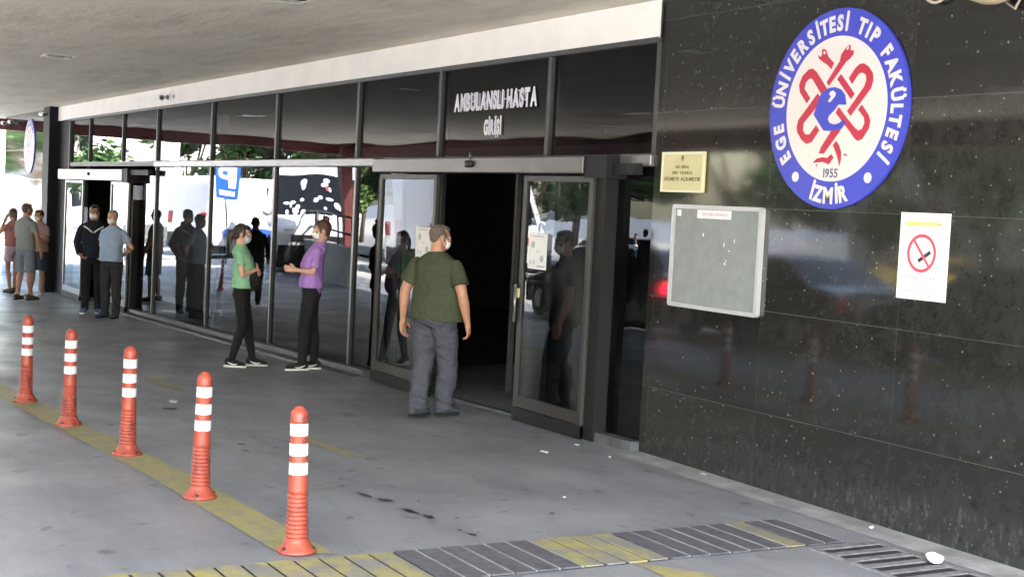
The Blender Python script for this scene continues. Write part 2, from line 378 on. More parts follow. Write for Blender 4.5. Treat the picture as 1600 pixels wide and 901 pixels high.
# drain covers let into the paving
def grate_cover(name, x0, x1, y0, y1, n, along, mats, label):
    root = empty(name, ((x0 + x1) / 2, (y0 + y1) / 2, 0), label, 'drain')
    bm = BM(); box(bm, x0, x1, y0, y1, .003, .006); part('channel', bm, M_slot, root)
    bms = [BM() for _ in range(3)]
    rr = random.Random(7)
    for i in range(n):
        if along == 'y':   # bars lie along x, stepped in y
            a = y0 + (y1 - y0) * i / n; b = a + (y1 - y0) / n * .84; t = (a + b) / 2
            q = 0 if len(mats) == 1 else (0 if (t < -3.1 or -2.35 < t < -1.72 or -1.0 < t < -.82) else 1)
            mm = bms[q]; x_ = rr.uniform(-.004, .004)
            box(mm, x0 + x_, x1 + x_, a, b, .004, .013)
            if q == 1: box(bms[2], x0, x1, b + .002, b + .010, .005, .0145)
        else:
            a = x0 + (x1 - x0) * i / n; b = a + (x1 - x0) / n * .42
            box(bms[0], a, b, y0, y1, .004, .013)
    if along != 'y':
        box(bms[0], x0, x1, y0 - .03, y0 + .0, .002, .014); box(bms[0], x0, x1, y1, y1 + .03, .002, .014)
    if len(mats) > 1: part('pale_edge', bms[2], M_concband, root)
    for b, m, nm in zip(bms, mats, ('grating', 'worn_grating')): part(nm, b, m, root)
    return root
grate_cover('trench_drain', -6.34, -5.78, -5.6, -.55, 38, 'y', [M_yel2, M_grate], 'long slatted trench drain with worn yellow paint running across the paving to the black wall')
grate_cover('drain_grate', -5.72, -3.0, -.84, -.40, 21, 'x', [mat('dusty_grate_bar', (.15, .15, .165), .7, noise_amt=.3, nscale=20)], 'short open drain grate with dark slots beside the foot of the black granite wall')

# ------------------------------------------------------------------ the building
bld = empty('hospital_building', (-12, 0, 0), 'hospital front of tinted glass and polished black granite under a low canopy', 'building')
bm = BM(); box(bm, -8.57, 4.0, -.03, .5, -.05, 6.5); part('granite_wall', bm, M_gran, bld)
bm = BM(); box(bm, -36.5, -30.622, 0, .5, -1, 3.40); part('granite_wall', bm, M_gran, bld)
bm = BM(); box(bm, -30.62, -30.0, -.22, .3, -1, 3.39); part('pillar', bm, M_pillar, bld)
bm = BM(); box(bm, -29.998, -28.9, -.02, .3, -.6, 3.07); part('end_pier', bm, M_pillar, bld)
bm = BM()
nseg = 44
x0 = -29.998; rr = random.Random(3); prev = 3.09
for i in range(nseg):                                       # ragged lower edge where paint meets the frame
    xa = x0 + (21.43) * i / nseg; xb = x0 + (21.43) * (i + 1) / nseg; z = 3.092 + rr.uniform(-.006, .006)
    v = [bm.verts.new(p) for p in ((xa, -.05, prev), (xb, -.05, z), (xb, -.05, 3.375), (xa, -.05, 3.375), (xa, .1, prev), (xb, .1, z), (xb, .1, 3.375), (xa, .1, 3.375))]
    for f in ((0, 1, 2, 3), (4, 7, 6, 5), (0, 4, 5, 1), (3, 2, 6, 7)): bm.faces.new([v[j] for j in f])
    prev = z
bmesh.ops.remove_doubles(bm, verts=bm.verts, dist=.0005)
part('fascia', bm, M_fascia, bld)
# building mass above and behind, the dark hall inside
bm = BM(); box(bm, -36.5, 4, .5, 14, 3.6, 9); part('upper_storey', bm, M_stucco2, bld)
bm = BM()
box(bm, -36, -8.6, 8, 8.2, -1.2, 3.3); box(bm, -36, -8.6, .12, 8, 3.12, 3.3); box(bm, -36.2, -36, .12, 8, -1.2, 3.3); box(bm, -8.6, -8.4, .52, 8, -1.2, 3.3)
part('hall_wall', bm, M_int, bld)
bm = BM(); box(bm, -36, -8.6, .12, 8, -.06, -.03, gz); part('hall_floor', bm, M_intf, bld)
bm = BM(); box(bm, -27.2, -23.2, 1.3, 1.4, -.6, 3.1); part('hall_partition', bm, mat('grey_partition', (.30, .29, .28), .8), bld)
bm = BM()
for x in (-14.0, -12.3):
    box(bm, x, x + .045, .9, .95, -.12, 2.3)
box(bm, -14.0, -9.6, .9, .95, 2.301, 2.4); part('inner_door_frame', bm, M_alul, bld)
bm = BM(); cap(bm, (-11.35, 3.3, .35), (-11.35, 3.3, .75), .2, .22); part('green_bin', bm, mat('green_plastic', (.02, .16, .08), .5), bld, smooth=True)

def frame_bar(bm, x, w, y0, y1, z0, z1): box(bm, x - w / 2, x + w / 2, y0, y1, z0, z1)
UP = [-28.87, -27.18, -24.63, -22.4, -19.52, -16.84, -14.24, -12.23, -10.17, -8.62]
for x in UP[1:-1]:
    bm = BM(); frame_bar(bm, x, .055, -.035, .06, 2.24, 3.06); part('mullion', bm, M_alu, bld, bevel=.004)
for x in (-22.4, -19.52, -16.84, -14.24):
    bm = BM(); frame_bar(bm, x, .055, -.03, .06, .09 + gz(x), 2.138); part('mullion', bm, M_alud, bld, bevel=.004)
for a_ in ((-8.60, -.028, 2.235), (-28.87, -.045, -.3)):
    bm = BM(); frame_bar(bm, a_[0], .06, a_[1], .06, a_[2], 3.06); part('mullion', bm, M_alu, bld)
bm = BM(); box(bm, -28.9, -8.575, -.055, .08, 3.06, 3.10); part('head_rail', bm, M_alu, bld)
for a, b in ((-22.4, -13.62), (-9.0, -8.58)):
    bm = BM(); box(bm, a, b, -.07, .06, 2.14, 2.235); part('transom', bm, M_alul, bld, bevel=.012)
for a, b in ((-28.9, -22.4), (-13.62, -9.0)):
    bm = BM(); box(bm, a, b, -.03, .06, 2.155, 2.235); part('transom', bm, M_alu, bld)
# sills follow the slope
bm = BM(); box(bm, -23.5, -13.62, -.10, .08, .0, .085, gz); part('sill', bm, M_sill, bld, bevel=.006)
bm = BM(); box(bm, -23.5, -13.55, -.26, -.10, -.02, .03, gz); part('kerb', bm, M_sill, bld)
bm = BM(); box(bm, -9.2, -8.575, -.10, .08, -.02, .075, gz); part('sill', bm, M_sill, bld, bevel=.006)
bm = BM(); box(bm, -13.6, -9.2, .0, .08, -.02, .02, gz); part('threshold', bm, M_sill, bld)

def face_street(o):
    if sum(p.normal.y for p in o.data.polygons) > 0: o.data.flip_normals()
prng = random.Random(11)
def pane(x0, x1, z0, z1, y=0, m=M_glass, parent=bld, amp=.0035, name='window_pane'):
    bm = BM(); nx, nz = 14, 14; gsz = []
    ph1, ph2 = prng.uniform(0, 6), prng.uniform(0, 6); a1 = amp * prng.uniform(.4, 1.1) * prng.choice((-1, 1)); a2 = amp * prng.uniform(-.22, .22)
    tx = prng.uniform(-.0018, .0018)
    for i in range(nx + 1):
        row = []
        for j in range(nz + 1):
            u, v = i / nx, j / nz; zz = z0 + (gz(x0 + (x1 - x0) * u) if z0 < .5 else 0); zb = zz + (z1 - zz) * v
            d = a1 * math.sin(math.pi * u) * math.sin(math.pi * v) + a2 * math.sin(3 * math.pi * u + ph1) * math.sin(2 * math.pi * v + ph2) + tx * (u - .5)
            row.append(bm.verts.new((x0 + (x1 - x0) * u, y - d, zb)))
        gsz.append(row)
    for i in range(nx):
        for j in range(nz): bm.faces.new((gsz[i][j], gsz[i + 1][j], gsz[i + 1][j + 1], gsz[i][j + 1]))
    o = part(name, bm, m, parent, smooth=True); face_street(o); return o
for a, b in zip(UP, UP[1:]): pane(a + .035, b - .035, 2.235, 3.06, amp=.0014)
for a, b in ((-22.4, -19.52), (-19.52, -16.84), (-16.84, -14.24), (-14.24, -12.36)):
    pane(a + .03, b - .03, .085, 2.14)
pane(-23.9, -22.44, .085, 2.0); pane(-10.5, -9.25, .02, 2.1, .03); pane(-9.1, -8.6, .075, 2.14)
pane(-28.84, -27.4, .02, 1.9, .03)
for a_ in ((-13.62, -13.55, -.02, 2.14), (-12.36, -12.30, 0, 2.1), (-10.56, -10.50, 0, 2.1), (-9.26, -9.08, -.12, 2.10), (-23.62, -23.48, -.1, 1.92), (-23.92, -23.88, -.02, 1.9)):
    bm = BM(); box(bm, a_[0], a_[1], a_[2], .06, -.01, a_[3], gz); part('door_post', bm, M_dkf, bld)
# letters on the upper pane
L1 = [('AMBULANSLI HASTA', -11.17, 2.745, .150, .64, 0, .011, 'CENTER'), ('GİRİŞİ', -11.17, 2.50, .125, .62, 0, .009, 'CENTER')]
part('lettering', shift(text_bm(L1, .003), (0, -.014, 0)), M_wpaper, bld)
L2 = [(a, b, c, d, e, f, -.004, h) for a, b, c, d, e, f, _, h in L1]
part('lettering', shift(text_bm(L2, .002), (0, -.0175, 0)), mat('lilac_letter_fill', (.55, .53, .72), .5), bld)

def sliding_leaf(x0, x1, z1, y, fm, notice=None, bright=False):
    """one framed door leaf hung from the header"""
    bm = BM(); w = .055
    zb = gz((x0 + x1) / 2)
    box(bm, x0, x0 + w, y - .02, y + .02, zb + .02, z1); box(bm, x1 - w, x1, y - .02, y + .02, zb + .02, z1)
    box(bm, x0 + w, x1 - w, y - .018, y + .018, z1 - .05, z1); box(bm, x0 + w, x1 - w, y - .018, y + .018, zb + .12, zb + .22)
    f = part('sliding_door', bm, fm, bld, bevel=.004)
    kb = BM(); box(kb, x0, x1, y - .024, y + .024, zb + .01, zb + .118); part('kick_strip', kb, M_dkf, f)
    bm = BM(); n = 10; g = [[bm.verts.new((x0 + w + (x1 - x0 - 2 * w) * i / n, y - .0018 * math.sin(math.pi * i / n) * math.sin(math.pi * j / n), zb + .22 + (z1 - .05 - zb - .22) * j / n)) for j in range(n + 1)] for i in range(n + 1)]
    for i in range(n):
        for j in range(n): bm.faces.new((g[i][j], g[i + 1][j], g[i + 1][j + 1], g[i][j + 1]))
    face_street(part('door_pane', bm, M_glass_d, f, smooth=True))
    if notice:
        a, b, c, d = notice
        nb = BM(); box(nb, a, b, y - .026, y - .024, c, d); nn = part('paper_notice', nb, M_wpaper, f)
        bm = BM()
        W_, H_ = b - a, d - c
        for (u, v, rad) in ((.25, .68, .10), (.75, .30, .10)):
            prism(bm, [(a + W_ * u + math.cos(t) * rad * W_, c + H_ * v + math.sin(t) * rad * W_) for t in [i * math.pi / 6 for i in range(12)]], .001, y - .0262)
        for (u, v, uw, vh) in ((.12, .14, .06, .1), (.3, .14, .06, .1), (.5, .06, .4, .05), (.45, .48, .12, .03), (.2, .9, .6, .03)):
            box(bm, a + W_ * u, a + W_ * (u + uw), y - .0272, y - .0262, c + H_ * v, c + H_ * (v + vh))
        part('print', bm, mat('notice_ink', (.34, .38, .43), .6), nn)
    return f
sliding_leaf(-13.30, -11.98, 2.06, -.13, M_leafm, (-12.36, -12.02, 1.25, 1.55))
sliding_leaf(-10.31, -9.22, 2.06, -.13, M_leafm, (-10.16, -9.86, 1.28, 1.58))
sliding_leaf(-28.62, -27.05, 1.88, -.13, M_alul)
sliding_leaf(-24.85, -23.62, 1.88, -.13, M_alul)
def header(x0, x1, z0, z1, m, xe, ze0, ze1, sx):
    bm = BM(); box(bm, x0, x1, -.21, -.03, z0, z1); h = part('door_header', bm, m, bld, bevel=.01)
    bm = BM(); box(bm, x1 + .002, x1 + .32, -.19, .0, z0 - .03, z1 + .01); box(bm, x1 + .32, xe, -.14, -.06, ze0, ze1); part('end_cap', bm, M_dkf, h)
    bm = BM(); ell(bm, (sx, -.225, (z0 + z1) / 2 + .01), (.07, .03, .035)); box(bm, sx - .02, sx + .02, -.212, -.19, z1 - .02, z1 + .05); part('motion_sensor', bm, M_black, h, smooth=True)
header(-13.38, -9.30, 2.075, 2.215, M_hdr, -8.68, 2.075, 2.16, -11.2)
header(-29.05, -23.9, 1.895, 2.09, mat('pale_header_metal', (.62, .62, .60), .4, metal=.2), -22.45, 2.0, 2.085, -26.3)
bm = BM(); cap(bm, (-10.33, -.165, .82), (-10.33, -.165, 1.12), .014, .014); part('door_handle', bm, M_alul, bld, smooth=True)
bm = BM(); box(bm, -10.36, -10.28, -.16, -.15, 1.02, 1.10); part('push_plate', bm, M_brass, bld)

# ------------------------------------------------------------------ entrance canopy
can = empty('entrance_canopy', (-14, -5, 3.38), 'low flat entrance canopy with a pale stained plaster underside and a red edge beam', 'canopy')
bm = BM(); box(bm, -37.6, -1.6, -9.6, .6, 3.38, 3.60); part('soffit', bm, M_soff, can)
bm = BM(); box(bm, -37.9, -1.3, -9.9, -9.602, 2.99, 3.75); box(bm, -37.9, -37.602, -9.602, .6, 3.1, 3.75); box(bm, -1.598, -1.3, -9.602, .0, 3.2, 3.75); part('edge_beam', bm, M_red, can)
for x, y in ((-37.2, -9.35), (-12.0, -9.35), (-1.9, -9.35)):
    bm = BM(); box(bm, x - .14, x + .14, y - .14, y + .14, gz(x) - .05, 3.375); part('column', bm, M_red, can)
lampm = mat('lamp_diffuser', (.75, .75, .72), .2, spec=.8)
def ceil_lamp(x, y, broken=False):
    bm = BM(); q_ = .62 if broken else .8
    for a, b, c, d in ((-.3, .3, -.3, -.26), (-.3, .3, .26, .3), (-.3, -.26, -.26, .26), (.26, .3, -.26, .26)): box(bm, x + a * q_, x + b * q_, y + c * q_, y + d * q_, 3.368, 3.378)
    f = part('lamp_frame', bm, M_soff if broken else M_white, can)
    bm = BM(); box(bm, x - .26 * q_, x + (.26 * q_ if not broken else -.02), y - .26 * q_, y + .26 * q_, 3.370, 3.377); part('diffuser', bm, lampm, f)
    if broken:
        bm = BM(); box(bm, x - .02, x + .26 * q_, y - .12, y + .16, 3.373, 3.378); part('open_housing', bm, M_slot, f)
ceil_lamp(-18.18, -2.44, True); ceil_lamp(-10.9, -2.12, True)
for x, y in ((-27.3, -3.2), (-35.6, -3.2), (-28.5, -7.4), (-18.3, -6.4), (-21.1, -7.6), (-11, -6.6), (-4, -6.5)): ceil_lamp(x, y)

# cameras and cables
def cctv(x, y, z, label, rz, group='small security cameras on the fascia'):
    root = empty('security_camera', (x, y, z), label, 'camera', group, rz)
    bm = BM(); loft(bm, [((0, 0, 0), .035, .035), ((0, -.03, 0), .035, .035)]); tube(bm, [(0, -.03, 0), (0, -.09, -.01)], .012); part('bracket', bm, M_alul, root, world=False, smooth=True)
    bm = BM(); loft(bm, [((-.09, -.10, -.0), .042, .042), ((.10, -.13, -.02), .045, .045)]); part('housing', bm, M_white, root, world=False, smooth=True)
    bm = BM(); loft(bm, [((.10, -.13, -.02), .036, .036), ((.115, -.132, -.022), .034, .034)]); part('lens', bm, M_black, root, world=False)
cctv(-21.75, -.05, 3.22, 'left camera of the close pair on the white fascia above the glazing', 0)
cctv(-21.45, -.05, 3.22, 'right camera of the close pair on the white fascia above the glazing', 2.6)
cctv(-30.2, -.24, 3.22, 'small camera at the top of the dark granite pillar', .4)
cctv(-35.2, -.01, 3.22, 'security camera high on the far granite wall, nearer the pillar', .3)
cctv(-36.2, -.01, 3.22, 'security camera high on the far granite wall, nearest the wall end', .3)
root = empty('wall_lamp', (-5.33, -.03, 3.12), 'beige lamp shade hanging at the top right of the black wall, cut by the frame', 'lamp')
bm = BM(); loft(bm, [((-5.33, -.2, 3.20), .06, .06), ((-5.33, -.2, 3.10), .16, .16), ((-5.33, -.2, 3.03), .13, .13), ((-5.33, -.2, 3.00), .05, .05)]); part('shade', bm, mat('beige_shade', (.42, .34, .22), .5), root, smooth=True)
bm = BM(); tube(bm, [(-5.33, -.2, 3.2), (-5.33, -.2, 3.3), (-5.33, -.03, 3.35)], .02); part('arm', bm, M_black, root)
mcable = mat('beige_cable', (.42, .36, .28), .6)
bm = BM(); tube(bm, [(-5.98 + .14 * (1 - math.cos(t)) , -.07, 3.27 - .20 * math.sin(t) ) for t in [i * math.pi / 14 for i in range(15)]], .009); tube(bm, [(-5.24, -.07, 3.30), (-5.22, -.07, 3.06), (-5.27, -.07, 2.98), (-5.33, -.07, 3.02)], .008)
tag(obj('hanging_cable', bm, mcable, smooth=True), 'thin beige cable loop hanging over the top edge of the black wall', 'cable')

# ------------------------------------------------------------------ emblem
EMB = {'h1':[(-0.291, 0.553), (-0.251, 0.533), (-0.232, 0.553), (-0.239, 0.601), (-0.215, 0.612), (-0.175, 0.597), (-0.138, 0.53), (-0.048, 0.46), (-0.082, 0.398), (-0.149, 0.449), (-0.202, 0.474), (-0.275, 0.517)],
'h2':[(0.177, 0.623), (0.176, 0.571), (0.224, 0.564), (0.222, 0.526), (0.172, 0.483), (0.132, 0.465), (-0.104, 0.232), (-0.139, 0.272), (0.034, 0.471), (0.052, 0.542), (0.096, 0.585), (0.13, 0.617)],
'p3':[(0.178, 0.294), (0.259, 0.386), (0.314, 0.424), (0.373, 0.43), (0.446, 0.395), (0.51, 0.325), (0.522, 0.259), (0.495, 0.178), (0.236, -0.079), (0.184, -0.028), (0.4, 0.199), (0.429, 0.264), (0.412, 0.318), (0.357, 0.342), (0.312, 0.328), (0.231, 0.234)],
'p4':[(0.064, 0.344), (0.276, 0.138), (0.229, 0.088), (0.014, 0.294)],
'p5':[(-0.419, 0.071), (-0.535, 0.192), (-0.552, 0.263), (-0.511, 0.353), (-0.419, 0.415), (-0.362, 0.423), (-0.301, 0.389), (-0.126, 0.207), (-0.203, 0.152), (-0.352, 0.314), (-0.398, 0.325), (-0.452, 0.284), (-0.466, 0.224), (-0.37, 0.123)],
'p6':[(-0.261, 0.166), (-0.343, 0.087), (-0.533, -0.099), (-0.549, -0.169), (-0.535, -0.222), (-0.462, -0.303), (-0.377, -0.345), (-0.304, -0.323), (-0.201, -0.208), (-0.256, -0.155), (-0.344, -0.248), (-0.408, -0.247), (-0.452, -0.202), (-0.446, -0.128), (-0.273, 0.019), (-0.219, 0.126)],
'p7':[(0.064, 0.016), (0.02, -0.038), (0.232, -0.222), (0.311, -0.299), (0.36, -0.325), (0.418, -0.309), (0.502, -0.211), (0.518, -0.137), (0.49, -0.078), (0.386, 0.029), (0.338, -0.019), (0.428, -0.101), (0.438, -0.152), (0.409, -0.209), (0.363, -0.225), (0.313, -0.198), (0.184, -0.094)],
'p8':[(-0.025, -0.216), (0.116, -0.206), (-0.115, -0.448), (-0.189, -0.442), (-0.159, -0.377)],
'p9':[(0.053, -0.32), (0.1, -0.363), (0.137, -0.432), (0.14, -0.508), (0.122, -0.572), (0.102, -0.516), (0.064, -0.439), (0.011, -0.362)],
'p10':[(-0.271, -0.537), (-0.212, -0.494), (-0.125, -0.481), (-0.061, -0.49), (-0.003, -0.449), (0.032, -0.486), (-0.03, -0.555), (-0.12, -0.529)],
'p11':[(0.17, -0.466), (0.192, -0.445), (0.241, -0.471)], 'p12':[(-0.225, -0.554), (-0.2, -0.554), (-0.21, -0.58)]}
E_ = [(-0.132, 0.199), (-0.09, 0.213), (-0.003, 0.216), (0.085, 0.189), (0.144, 0.135), (0.172, 0.035), (0.056, 0.039), (0.006, -0.012), (-0.07, -0.065), (-0.085, -0.099), (-0.057, -0.138), (0.019, -0.157), (0.091, -0.142), (0.137, -0.11), (0.177, -0.144), (0.121, -0.202), (-0.024, -0.22), (-0.137, -0.214), (-0.298, -0.049), (-0.267, 0.024), (-0.241, 0.092), (-0.209, 0.151)]
HOLE = [(-0.073, 0.171), (-0.031, 0.184), (0.014, 0.158), (0.005, 0.124), (-0.064, 0.068), (-0.096, 0.077), (-0.051, 0.127), (-0.083, 0.145)]
def emblem(cx, cz, y0, label, s=.622, detail=True):
    root = empty('round_emblem', (cx, y0, cz), label, 'emblem', 'round blue and white faculty emblems')
    bm = BM(); prism(bm, disc(s), .02, y0, cx, cz); part('backing_disc', bm, M_blue, root)
    bm = BM(); prism(bm, disc(s * .725), .003, y0 - .0202, cx, cz); part('centre_disc', bm, M_embw, root)
    bm = BM()
    for k_, p in EMB.items(): prism(bm, p, .002, y0 - .0234, cx, cz, s)
    part('serpent_knot', bm, M_embr, root)
    bm = BM(); prism(bm, E_, .002, y0 - .0256, cx, cz, s); part('letter_e', bm, M_blue, root)
    bm = BM(); prism(bm, HOLE, .0015, y0 - .0278, cx, cz, s)
    for p in ([(-.212, .586), (-.187, .584), (-.178, .558), (-.203, .556)], [(.133, .606), (.152, .611), (.145, .578), (.121, .579)]): prism(bm, p, .0015, y0 - .0256, cx, cz, s)
    for ang in (-142.2, 142.5):
        a = R(ang); prism(bm, disc(.052, 24), .002, y0 - .0202, cx + .862 * s * math.sin(a), cz + .862 * s * math.cos(a), s)
    part('white_detail', bm, M_embw, root)
    it = []
    h = .145 * s
    for ch, ang in zip('EGEÜNİVERSİTESİTIPFAKÜLTESİ', (-124.7, -113.3, -102.5, -83, -73.6, -64.8, -57.2, -48.3, -38.7, -29.4, -21.6, -15.3, -7.4, 0.2, 6.8, 21.8, 28.8, 36.5, 52.2, 62.0, 72.5, 82.7, 91.8, 99.3, 108.1, 117.2, 124.6)):
        a = R(ang); dh = 0
        it.append((ch, cx + (.855 * s + dh) * math.sin(a), cz + (.855 * s + dh) * math.cos(a), h, .86, a, .006, 'CENTER'))
    for ch, ang in zip('İZMİR', (197.3 - 360, 191.2 - 360, 181.4 - 360, 173.2, 167)):
        a = R(ang); dh = 0
        it.append((ch, cx + (.865 * s + dh) * math.sin(a), cz + (.865 * s + dh) * math.cos(a), h * 1.05, .86, a + math.pi, .006, 'CENTER'))
    part('lettering', shift(text_bm(it, .002), (0, y0 - .0215, 0)), M_embw, root)
    part('year', shift(text_bm([('1955', cx + .0, cz - .64 * s, .085 * s, .95, 0, .002, 'CENTER')], .002), (0, y0 - .0245, 0)), mat('year_grey', (.13, .12, .2), .5), root)
    return root
emblem(-6.64, 2.497, -.03, 'large round blue-ringed emblem with red serpents on the black wall at right')
emblem(-33.25, 2.62, 0, 'same round emblem seen edge-on, on the far granite wall beyond the dark pillar')

# plaque, board, no smoking sign
pl = empty('brass_plaque', (-8.19, -.03, 1.96), 'small yellow brass opening plaque on the black wall above the grey board', 'plaque')
bm = BM(); box(bm, -8.45, -7.94, -.05, -.031, 1.955, 2.245); part('plate', bm, M_brass, pl, bevel=.004)
bm = BM()
for a, b, c, d in ((-8.45, -7.94, 2.228, 2.245), (-8.45, -7.94, 1.955, 1.97), (-8.45, -8.43, 1.97, 2.228), (-7.96, -7.94, 1.97, 2.228)): box(bm, a, b, -.055, -.0502, c, d)
part('rim', bm, mat('plaque_rim', (.62, .60, .42), .35, metal=.4), pl)
ink = mat('engraved_ink', (.12, .10, .04), .5)
part('lettering', shift(text_bm([('BU BİNA', -8.195, 2.137, .021, 1.25, 0, .0008, 'CENTER'), ('2012 YILINDA', -8.195, 2.095, .021, 1.25, 0, .0008, 'CENTER'), ('HİZMETE AÇILMIŞTIR', -8.195, 2.050, .024, 1.2, 0, .0012, 'CENTER')], .001), (0, -.0512, 0)), ink, pl)
bm = BM(); prism(bm, [(0, .022), (.014, .012), (.014, -.006), (0, -.024), (-.014, -.006), (-.014, .012)], .0015, -.0502, -8.20, 2.20); part('crest', bm, ink, pl)

nb = empty('notice_board', (-7.77, -.03, 1.14), 'empty grey felt notice board in a rounded aluminium frame', 'notice board')
bm = BM(); box(bm, -8.245, -7.285, -.052, -.031, 1.155, 1.845); part('felt_panel', bm, M_brd, nb)
bm = BM(); w = .022
pts = []
for cx_, cz_, a0 in ((-7.285, 1.845, 0), (-8.245, 1.845, 90), (-8.245, 1.155, 180), (-7.285, 1.155, 270)):
    for k_ in range(5):
        a = R(a0 + k_ * 22.5); pts.append((cx_ + .022 * math.cos(a), cz_ + .022 * math.sin(a), cx_, cz_))
n_ = len(pts); A = [bm.verts.new((p[0], -.031, p[1])) for p in pts]; Bv = [bm.verts.new((p[0], -.068, p[1])) for p in pts]
inn = [(p[2] - .006 * (1 if p[2] > -7.7 else -1), p[3] - .006 * (1 if p[3] > 1.5 else -1)) for p in pts]
Cv = [bm.verts.new((p[0], -.068, p[1])) for p in inn]; D = [bm.verts.new((p[0], -.05, p[1])) for p in inn]
for i in range(n_):
    j = (i + 1) % n_
    for a_, b_ in ((A, Bv), (Bv, Cv), (Cv, D)):
        try: bm.faces.new((a_[i], a_[j], b_[j], b_[i]))
        except ValueError: pass
part('frame', bm, mat('board_frame', (.42, .43, .445), .35, metal=.3), nb)
bm = BM(); box(bm, -7.98, -7.60, -.056, -.0525, 1.775, 1.835); hd = part('header_strip', bm, M_wpaper, nb)
part('lettering', shift(text_bm([('DUYURU PANOSU', -7.775, 1.805, .020, 1.2, 0, .0, 'CENTER')], .001), (0, -.0572, 0)), mat('strip_red', (.42, .2, .25), .5), hd)
bm = BM(); box(bm, -8.22, -8.175, -.056, -.0525, 1.785, 1.83); part('sticker', bm, M_wpaper, nb)
bm = BM()
for x, z, a, b in ((-7.90, 1.66, .012, .014), (-7.66, 1.60, .008, .02), (-7.55, 1.63, .006, .016), (-7.60, 1.56, .02, .004), (-7.64, 1.47, .012, .010), (-7.63, 1.49, .005, .01)):
    prism(bm, [(x - a, z), (x, z + b), (x + a * .6, z + b * .2), (x + a * .2, z - b)], .001, -.0525)
part('torn_paper', bm, M_wpaper, nb)

ns = empty('no_smoking_sign', (-5.835, -.03, 1.37), 'white no-smoking notice with a red circle on the black wall right of the board', 'sign')
bm = BM(); box(bm, -6.03, -5.65, -.036, -.031, 1.37, 1.873); part('plate', bm, M_wpaper, ns)
bm = BM(); cxs, czs = -5.85, 1.64
ring = [[bm.verts.new((cxs + r * math.cos(t), -.0385, czs + r * math.sin(t))) for t in [i * math.pi / 24 for i in range(48)]] for r in (.112, .092)]
for i in range(48): bm.faces.new((ring[0][i], ring[0][(i + 1) % 48], ring[1][(i + 1) % 48], ring[1][i]))
box(bm, -.093, .093, -.0395, -.0387, -.008, .008)
M2 = Matrix.Translation((cxs, 0, czs)) @ Matrix.Rotation(R(50), 4, 'Y')
for v in bm.verts[96:]: v.co = M2 @ v.co
M_nsr = mat('prohibition_red', (.50, .06, .09), .5)
part('prohibition_ring', bm, M_nsr, ns)
bm = BM(); M3 = Matrix.Translation((cxs + .02, 0, czs - .02)) @ Matrix.Rotation(R(-32), 4, 'Y')
box(bm, -.05, .055, -.0384, -.0366, -.011, .011)
for v in bm.verts: v.co = M3 @ v.co
part('cigarette', bm, M_black, ns)
bm = BM()
for p in ([(-.055, -.05), (-.04, -.03), (-.062, .0), (-.045, .03), (-.06, .035), (-.078, 0), (-.062, -.03)], [(-.012, .02), (.012, .045), (.0, .07), (.014, .088), (.004, .09), (-.014, .068), (-.004, .045)]): prism(bm, p, .001, -.0366, cxs, czs)
part('smoke', bm, mat('smoke_grey', (.5, .5, .52), .6), ns)
bm = BM(); box(bm, -5.985, -5.715, -.0367, -.0362, 1.797, 1.822); part('yellow_highlight', bm, mat('highlight_yellow', (.72, .74, .12), .6), ns)
gi = mat('sign_grey_ink', (.30, .30, .31), .6)
part('lettering', shift(text_bm([('4207 SAYILI KANUN GEREĞİ', -5.84, 1.838, .013, 1.1, 0, 0, 'CENTER'), ('HASTANELERDE SİGARA İÇMEK', -5.85, 1.810, .013, 1.05, 0, .0003, 'CENTER'), ('KESİNLİKLE YASAKTIR', -5.84, 1.782, .013, 1.2, 0, 0, 'CENTER'),
    ('YASAL UYARI', -5.85, 1.497, .022, 1.15, 0, .0006, 'CENTER'), ('BU YASAĞA', -5.845, 1.467, .012, 1.3, 0, 0, 'CENTER'), ('UYMAYANLARA', -5.845, 1.443, .012, 1.2, 0, 0, 'CENTER'), ('KANUNDA BELİRTİLEN İDARİ PARA', -5.845, 1.420, .012, 1.05, 0, 0, 'CENTER'), ('CEZASI UYGULANIR', -5.845, 1.397, .012, 1.1, 0, 0, 'CENTER')], .001), (0, -.0380, 0)), gi, ns)

# ------------------------------------------------------------------ bollards
def make_bollard():
    root = empty('bollard', (0, 0, 0), '', 'bollard', 'orange and white flexible bollards along the yellow line')
    prof = [(.098, 0), (.100, .008), (.092, .018), (.076, .034), (.068, .05), (.060, .062)]
    z = .062
    for i in range(11): prof += [(.060 - i * .0009, z + .004), (.052 - i * .0008, z + .009), (.052 - i * .0008, z + .014), (.059 - i * .0009, z + .019)]; z += .022
    prof += [(.049, .315), (.047, .40), (.045, .55), (.0445, .655), (.0465, .658), (.0465, .668), (.0445, .671), (.045, .69), (.040, .712), (.026, .725), (.022, .728), (.020, .734), (0.004, .737)]
    bm = BM(); loft(bm, [((0, 0, h), r, r) for r, h in prof], 28, uv=(Vector((1, 0, 0)), Vector((0, 1, 0)))); part('post', bm, M_bran, root, world=False, smooth=True)
    for z0, z1 in ((.395, .455), (.49, .55), (.59, .65)):
        bm = BM(); r0 = .0478 - (z0 - .39) * .008
        loft(bm, [((0, 0, z0), r0, r0), ((0, 0, z1), r0 - .0004, r0 - .0004)], 28, uv=(Vector((1, 0, 0)), Vector((0, 1, 0)))); part('reflective_band', bm, M_refl, root, world=False, smooth=False)
    bm = BM(); 
    for a in range(3):
        t = a * 2.1 + .4; ell(bm, (.084 * math.cos(t), .084 * math.sin(t), .026), (.011, .011, .008), None, 8)
    part('fixing_bolt', bm, M_black, root, world=False, smooth=True)
    return root
b0 = make_bollard()
